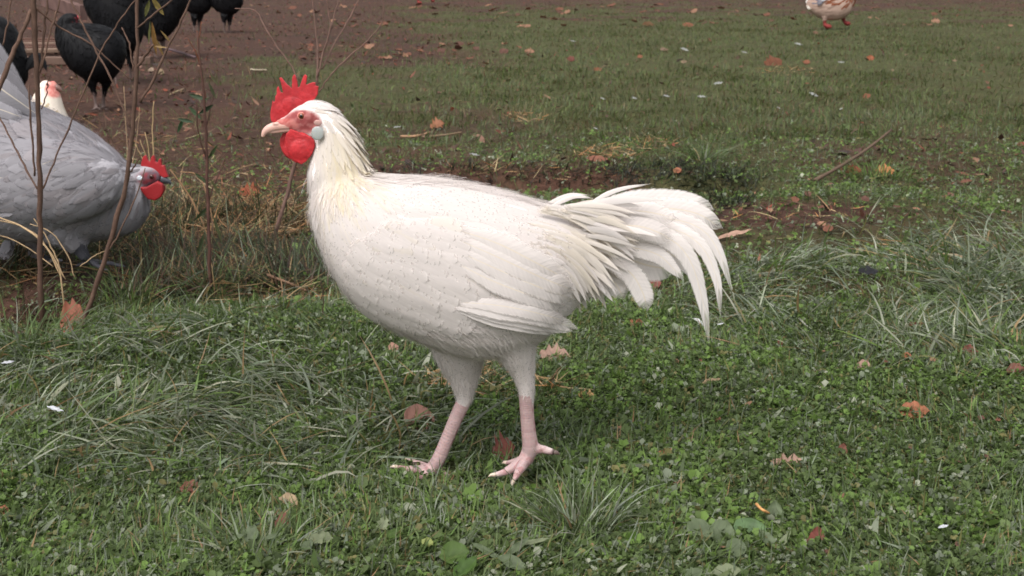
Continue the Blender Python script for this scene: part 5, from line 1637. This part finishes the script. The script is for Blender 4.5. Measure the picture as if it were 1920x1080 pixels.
# ------------------------------------------------------------------ fallen leaves, sticks, feathers
OR, RB, PK, TN, RD, BG = lin(160, 102, 74), lin(118, 74, 60), lin(170, 138, 122), lin(172, 148, 118), lin(130, 74, 64), lin(184, 160, 138)
leaf_list = [
    (1040, 668, 62, 26, PK, 'lobed', 'large pinkish dead leaf behind the white rooster under the wing tip'),
    (1713, 772, 58, 28, OR, 'oval', 'orange brown curled leaf lying alone on the clover at the right'),
    (1484, 871, 80, 22, PK, 'lobed', 'long wavy pinkish leaf casting a dark shadow on the clover'),
    (1530, 1014, 32, 56, RD, 'oval', 'upright reddish folded leaf near the bottom right of the lawn'),
    (1250, 857, 42, 20, OR, 'lobed', 'small orange lobed leaf on clover right of the rear foot'),
    (786, 790, 58, 36, lin(168, 124, 110), 'round', 'broad dull pink leaf on the grass left of the forward leg'),
    (945, 846, 44, 42, RD, 'lobed', 'reddish lobed leaf between the two feet of the white rooster'),
    (1193, 607, 24, 18, OR, 'oval', 'small orange leaf on the grass below the white tail'),
    (1229, 531, 20, 30, RD, 'oval', 'brick red leaf seen below the drooping tail feathers'),
    (360, 915, 46, 22, RB, 'oval', 'red brown leaf under the edge of the long grass'),
    (541, 941, 42, 20, TN, 'oval', 'pale tan leaf on the clover in the lower left'),
    (527, 984, 26, 26, RB, 'round', 'small red brown leaf just below the pale tan leaf'),
    (5, 960, 24, 28, OR, 'lobed', 'orange leaf cut by the left edge of the picture'),
    (1375, 440, 72, 14, lin(186, 150, 130), 'long', 'flat beige leaf just right of the upper tail feathers'),
    (1716, 609, 34, 14, RD, 'long', 'narrow orange red leaf on the flattened grass'),
    (1620, 687, 28, 17, PK, 'oval', 'pinkish tan leaf at the lower edge of the flattened grass'),
    (1817, 660, 26, 32, RD, 'lobed', 'red lobed leaf standing in the flattened grass near the right edge'),
    (1905, 697, 36, 20, RB, 'oval', 'brown leaf touching the right edge below the flattened grass'),
    (1788, 480, 60, 11, TN, 'long', 'long straw coloured leaf on the flattened grass'),
    (1658, 323, 40, 18, lin(196, 132, 84), 'lobed', 'orange leaf beside the bright grass near the fallen stick'),
    (1580, 844, 18, 28, RB, 'oval', 'small dark brown leaf above the long wavy pinkish leaf'),
    (1700, 668, 18, 11, OR, 'oval', 'tiny orange leaf right of the pinkish tan leaf'),
    (1333, 715, 40, 14, TN, 'long', 'thin tan leaf on the clover below the white curled feather'),
    (1100, 745, 34, 18, lin(180, 142, 96), 'lobed', 'tan ragged leaf on the clover right of the rear leg'),
    (136, 603, 46, 46, lin(140, 84, 64), 'round', 'red brown leaf at the foot of the slanting stalk'),
    (322, 433, 48, 16, BG, 'oval', 'pale beige chip lying on the straw'),
    (1422, 492, 12, 40, lin(170, 120, 96), 'long', 'thin curled tan leaf in the grass right of the tail'),
    (1450, 118, 46, 28, lin(132, 82, 56), 'lobed', 'orange brown leaf heaped beside straw on the far lawn'),
    (1512, 117, 18, 12, OR, 'oval', 'small orange leaf right of the straw on the far lawn'),
    (1245, 93, 20, 10, lin(170, 140, 120), 'oval', 'pale pinkish leaf on the far lawn'),
    (1290, 47, 26, 10, OR, 'oval', 'orange leaf lying in the middle of the far lawn'),
    (1215, 47, 30, 12, lin(120, 88, 56), 'oval', 'olive brown leaf left of the orange leaf on the far lawn'),
    (1120, 131, 22, 12, lin(160, 100, 70), 'lobed', 'red orange leaf on the bright far lawn'),
    (1070, 112, 20, 12, lin(130, 76, 62), 'oval', 'dark red leaf left on the bright far lawn'),
    (1200, 107, 14, 8, OR, 'oval', 'very small orange leaf below the pale pinkish leaf'),
    (240, 98, 20, 14, lin(200, 112, 66), 'oval', 'bright orange leaf on the ground right of the black hen'),
    (468, 362, 40, 22, lin(150, 80, 52), 'lobed', 'rust orange leaf on the straw right of the grey rooster'),
    (820, 236, 28, 18, lin(150, 100, 72), 'lobed', 'orange brown leaf near the twig behind the white rooster'),
    (1270, 320, 18, 9, OR, 'oval', 'small orange leaf above the tail near the dark hollow'),
    (1120, 298, 44, 12, lin(140, 92, 74), 'oval', 'reddish leaf in the straw behind the white back'),
    (1600, 322, 30, 16, lin(140, 70, 48), 'oval', 'rust brown leaf in the bright grass beside the stick end'),
    (1632, 110, 16, 20, lin(176, 104, 70), 'lobed', 'orange leaf on the far lawn left of the upper right corner'),
    (1625, 180, 20, 10, lin(156, 96, 70), 'oval', 'brown leaf on the far lawn below the corner leaf'),
    (300, 136, 20, 12, TN, 'oval', 'pale tan stone like leaf on the soil left of the green leaves'),
    (283, 132, 14, 12, BG, 'oval', 'whitish bit beside the pale tan leaf on the soil'),
    (738, 655, 22, 16, lin(170, 130, 112), 'oval', 'small pink leaf under the white breast'),
    (1144, 556, 16, 26, lin(190, 160, 128), 'oval', 'cream leaf upright in the grass under the tail'),
]
rl = random.Random(12)
for (px, py, w, h, c, shape, label) in leaf_list:
    p = ground(px, py, .011 if py > 380 else .014)
    if py < 200:
        w, h, c = w * .8, h * .8, tuple(v * .72 for v in c)
    up = h > w
    o = make_leaf('fallen_leaf', p, max(w, h) if up else w, min(w, h) if up else h * 1.6, c, shape, rl, M_DEAD, roll=(1.35 if up else rl.uniform(-.5, .5)), tilt=math.radians(50 if up else rl.uniform(20, 36)))
    tag(o, label, 'leaf')

# leaves too alike to tell apart: the litter along the far edge and on the soil
proto = []
for shape in ('oval', 'lobed', 'round', 'long'):
    for c in (lin(128, 84, 66), lin(104, 72, 60), lin(160, 120, 96)):
        proto.append((shape, c))


def scatter_leaves(n, area, label, group, wr, name='fallen_leaf', cols=None):
    meshes = []
    for i in range(n):
        px, py = rl.uniform(area[0], area[2]), rl.uniform(area[1], area[3])
        p = ground(px, py, .014)
        w = rl.uniform(*wr)
        if len(meshes) < 12:
            shape, c = proto[i % len(proto)]
            if cols: c = cols[i % len(cols)]
            o = make_leaf(name, p, w, w * .8, c, shape, rl, M_DEAD, roll=rl.uniform(0, 6.28))
            meshes.append((o, w / scale_at(p)))
        else:
            src, ws = meshes[rl.randrange(12)]
            o = src.copy()
            COL.objects.link(o)
            o.location = p
            k = w / scale_at(p) / ws
            o.scale = (k, k, k)
            o.rotation_euler = (rl.uniform(-.2, .6), rl.uniform(-.3, .3), rl.uniform(0, 6.28))
        tag(o, label, 'leaf', group)


scatter_leaves(120, (480, 8, 1900, 50), 'small dead leaf in the brown litter along the far edge of the lawn', 'dead leaves along the far edge', (8, 18))
scatter_leaves(50, (560, 80, 1000, 112), 'small dead leaf in the reddish litter band on the soil above the white rooster', 'dead leaves in the reddish litter band', (9, 20))
scatter_leaves(46, (760, 60, 1900, 270), 'tiny dead leaf strewn on the far green lawn', 'dead leaves strewn on the far lawn', (5, 12), cols=[lin(96, 72, 56), lin(120, 90, 72), lin(140, 118, 96)])
scatter_leaves(36, (130, 170, 560, 330), 'small dead leaf on the bare soil between the dry stalks', 'dead leaves on the bare soil', (7, 16))
scatter_leaves(30, (1100, 640, 1900, 1040), 'tiny brown leaf scrap lying in the clover', 'leaf scraps in the clover', (8, 16))
scatter_leaves(22, (1380, 360, 1900, 430), 'small brown leaf on the bare earth patch right of the tail', 'leaves on the earth patch', (9, 20))

# shed white feathers on the lawn
white_bits = [(745, 238, 20), (1189, 184, 16), (1316, 181, 24), (1526, 178, 26), (1460, 202, 12), (1577, 204, 12), (1250, 180, 18), (1117, 241, 14), (890, 290, 26), (1284, 93, 24), (1396, 98, 16), (1074, 77, 14), (1577, 117, 20), (1347, 156, 24), (1497, 83, 22), (1130, 185, 14)]
for px, py, w in white_bits:
    o = make_leaf('shed_feather', ground(px, py, .02), w * .8, w * .5, lin(158, 160, 156), 'long', rl, M_DEAD, roll=rl.uniform(-.8, .8))
    tag(o, 'small white shed feather lying on the far green lawn', 'feather', 'shed feathers on the far lawn')
rnd = random.Random(8)
for px, py, w, label in ((104, 768, 38, 'white downy feather caught in the long grass at the left'), (15, 680, 26, 'white downy feather at the left edge above the long grass'), (1768, 988, 26, 'white feather bit in the clover at the lower right'),
                         (1351, 608, 14, 'tiny white feather bit right of the drooping tail tip')):
    o = make_leaf('shed_feather', ground(px, py, .03), w, w * .5, lin(214, 216, 222), 'long', rl, M_DEAD, roll=rl.uniform(-.4, .4), curl=.7)
    tag(o, label, 'feather')
c = free_feather([(1278, 624), (1296, 627), (1312, 616), (1311, 602), (1298, 596)], 13, ground(1297, 624).y, 'point', (0, -1, .5), 5, 16, .3, rnd, (.8, .8, .82)).build('shed_feather', M_TAIL, None)
recenter(c, ground(1297, 624)); tag(c, 'curled white feather lying on the grass under the tail tip', 'feather')
c = make_leaf('shed_feather', ground(1627, 508, .02), 42, 22, (0.02, 0.02, 0.024), 'oval', rl, M_DEAD, roll=.1); tag(c, 'black feather lying in the flattened grass right of the tail', 'feather')


def stick(name, pts, r, col, label, cat='stick'):
    q = [ground(px, py, lift) for px, py, lift in pts]
    P = catmull([tuple(v) for v in q], 14)
    rr = [r * (1 - .35 * i / 13) * rl.uniform(.88, 1.12) for i in range(14)]
    V, F = tube([Vector(p) for p in P], rr, 7)
    me = bpy.data.meshes.new(name); me.from_pydata([tuple(v) for v in V], [], F); me.update()
    me.polygons.foreach_set('use_smooth', np.ones(len(me.polygons), bool))
    set_tint(me, np.tile(np.array(col), (len(V), 1)))
    o = mesh_obj(name, me, M_BARK, None)
    recenter(o, q[0]); tag(o, label, cat)


stick('fallen_stick', [(1528, 338, .02), (1575, 312, .04), (1625, 280, .06), (1672, 243, .10)], .0065, lin(88, 72, 60), 'long bare stick lying aslant on the grass at the upper right')
stick('fallen_stick', [(752, 256, .01), (780, 255, .016), (806, 248, .02)], .006, lin(150, 118, 92), 'short pale twig behind the white rooster neck')
stick('fallen_stick', [(806, 256, .01), (835, 253, .016), (866, 248, .02)], .005, lin(110, 92, 74), 'thin dark twig right of the short pale twig')
stick('fallen_stick', [(300, 88, .05), (330, 96, .03), (366, 107, .02)], .012, lin(92, 76, 78), 'dark purplish stick on the soil below the hanging dry leaves')
stick('fallen_stick', [(320, 176, .01), (335, 170, .015), (345, 166, .02)], .004, lin(150, 130, 106), 'small pale twig on the soil left of the green leaves')
stick('fallen_stick', [(1418, 945, .02), (1428, 955, .03), (1442, 962, .02)], .0022, lin(190, 140, 90), 'short orange twig in the clover near the grey green leaves')
stick('fallen_stick', [(470, 130, .01), (480, 131, .01), (500, 131, .01)], .006, lin(160, 150, 130), 'straight pale twig on the soil left of the sapling')
stick('fallen_stick', [(500, 515, .02), (540, 530, .03), (575, 545, .02)], .004, lin(104, 82, 66), 'thin twig in the grass left of the white breast')


# ------------------------------------------------------------------ grass tufts and broad weeds in front
def tuft(label, px, py, n, Lr, spread, cols, wts, lean, W=(0.002, 0.0036)):
    b = ground(px, py)
    bx = b.x + np.clip(RNG.normal(0, 1, n), -1.7, 1.7) * spread; by = b.y + np.clip(RNG.normal(0, 1, n), -1.7, 1.7) * spread * .8
    az = np.arctan2(by - b.y, bx - b.x) + RNG.normal(0, .7, n)
    L = Lr[0] + (Lr[1] - Lr[0]) * RNG.random(n)
    o = blades('grass_tuft', np.stack([bx, by, terrain(bx, by)], -1), az, L, W[0] + (W[1] - W[0]) * RNG.random(n), np.abs(RNG.normal(*lean, n)), RNG.normal(.7, .3, n), 5, palette(n, cols, wts), M_GRASS, kind=None,
               roll=RNG.normal(0, .5, n), curl=RNG.normal(0, .3, n))
    recenter(o, b); tag(o, label, 'grass tuft')


GT = [G_DEEP, G_MID, G_GREY, G_PALE, TAN]
tuft('big spiky grass tuft at the bottom of the lawn right of centre', 1085, 1000, 170, (.05, .12), .022, GT, [2, 3, 3.4, 1, .5], (.55, .28))
tuft('dark arching grass tuft at the left end of the hollow on the lawn', 1320, 305, 130, (.07, .16), .035, [G_DEEP, G_MID, G_GREY, TAN], [4, 3, 2, .5], (.6, .25))
tuft('shade tinted grass hanging over the far lip of the hollow behind the tail', 1350, 338, 300, (.04, .10), .085, [lin(40, 50, 30), lin(52, 62, 38), lin(46, 42, 32), G_DEEP], [4, 3, 2, 1], (.9, .35))  # overhanging blades coloured dark to paint shade into the hollow
tuft('grass tuft overhanging the dark ditch at the left edge', 40, 655, 150, (.06, .14), .05, [G_DEEP, G_MID, G_GREY], [4, 3, 1], (.6, .25))
tuft('bright green grass tuft in front of the grey rooster feet', 235, 575, 140, (.05, .13), .035, [G_DEEP, G_MID, G_FRESH, G_GREY], [3, 4, 1.2, 1], (.4, .25))
tuft('tangled dry and green tuft at the foot of the thin leafy stalk', 400, 552, 160, (.05, .14), .04, [G_DEEP, G_MID, TAN, BROWN, G_GREY], [3, 3, 1.6, 1.6, 1], (.45, .25))
tuft('bright grass tuft under the end of the long bare stick', 1640, 335, 160, (.05, .10), .06, [G_MID, G_FRESH, G_DEEP], [4, 4, 1.5], (.35, .22))
tuft('grass tuft at the bottom edge left of centre', 470, 1040, 80, (.05, .11), .03, GT, [2, 3, 3, 1, .4], (.7, .3))


def weed(label, px, py, leaves, rl_):
    b = ground(px, py)
    root = empty('broadleaf_weed', b, label, 'weed')
    for (dx, dy, w, h, roll, tilt, c, shape) in leaves:
        p = ground(px + dx, py + dy, .016)
        o = make_leaf('leaf', p, w * .8, h * .8, c, shape, rl_, M_CLOVER, roll=roll, curl=.45, tilt=math.radians(tilt))
        set_parent_world(o, root)


GG, GB, GP = lin(98, 110, 82), lin(76, 98, 46), lin(124, 132, 102)
rw = random.Random(77)
weed('grey green weed with long pointed leaves at the lower left', 470, 1010, [(-30, 0, 60, 26, .5, 40, GG, 'long'), (0, -5, 54, 36, 1.2, 45, GG, 'oval'), (40, -4, 64, 20, .4, 40, GG, 'long'), (-60, 20, 70, 20, -.6, 35, GP, 'long')], rw)
weed('weed with one broad pale jagged leaf left of centre at the bottom', 600, 1010, [(0, 0, 66, 34, .05, 38, GP, 'lobed'), (-24, 14, 40, 22, 1.0, 30, GG, 'oval')], rw)
weed('weed with a small pale upright leaf at the bottom centre', 718, 992, [(0, -8, 46, 26, 1.3, 50, GP, 'lobed'), (20, 10, 40, 24, .4, 35, GB, 'oval')], rw)
weed('bright green weed with broad leaves at the bottom centre', 862, 1040, [(-10, 0, 74, 56, .2, 36, GB, 'oval'), (-60, -22, 26, 28, 1.2, 40, lin(150, 158, 96), 'oval'), (50, -6, 80, 34, -.5, 40, GG, 'long'), (10, 26, 80, 40, .8, 30, lin(70, 96, 42), 'oval')], rw)
weed('weed with folded grey green leaves right of the bright weed', 970, 1040, [(0, -14, 80, 34, .7, 42, GG, 'long'), (30, -24, 84, 20, .25, 40, GP, 'long'), (-10, 16, 76, 34, -.4, 36, GG, 'oval')], rw)
weed('rosette weed with round grey leaves at the bottom right of centre', 1340, 1000, [(-28, -2, 60, 54, .6, 34, GG, 'round'), (12, 2, 62, 56, -.3, 34, GG, 'round'), (68, -4, 60, 60, 1.1, 40, lin(98, 122, 84), 'round'), (40, 30, 50, 40, .2, 30, GG, 'round')], rw)
weed('upright grey green weed beside the round leaved rosette', 1452, 990, [(0, -22, 74, 38, 1.45, 58, GG, 'oval'), (16, 26, 70, 30, .9, 40, GP, 'long'), (-14, 22, 60, 30, 2.2, 36, GG, 'oval')], rw)
weed('pale leaf weed cut by the bottom edge of the picture', 1360, 1074, [(0, 0, 76, 36, .05, 34, GP, 'oval'), (-60, 4, 50, 30, .5, 30, GG, 'oval')], rw)
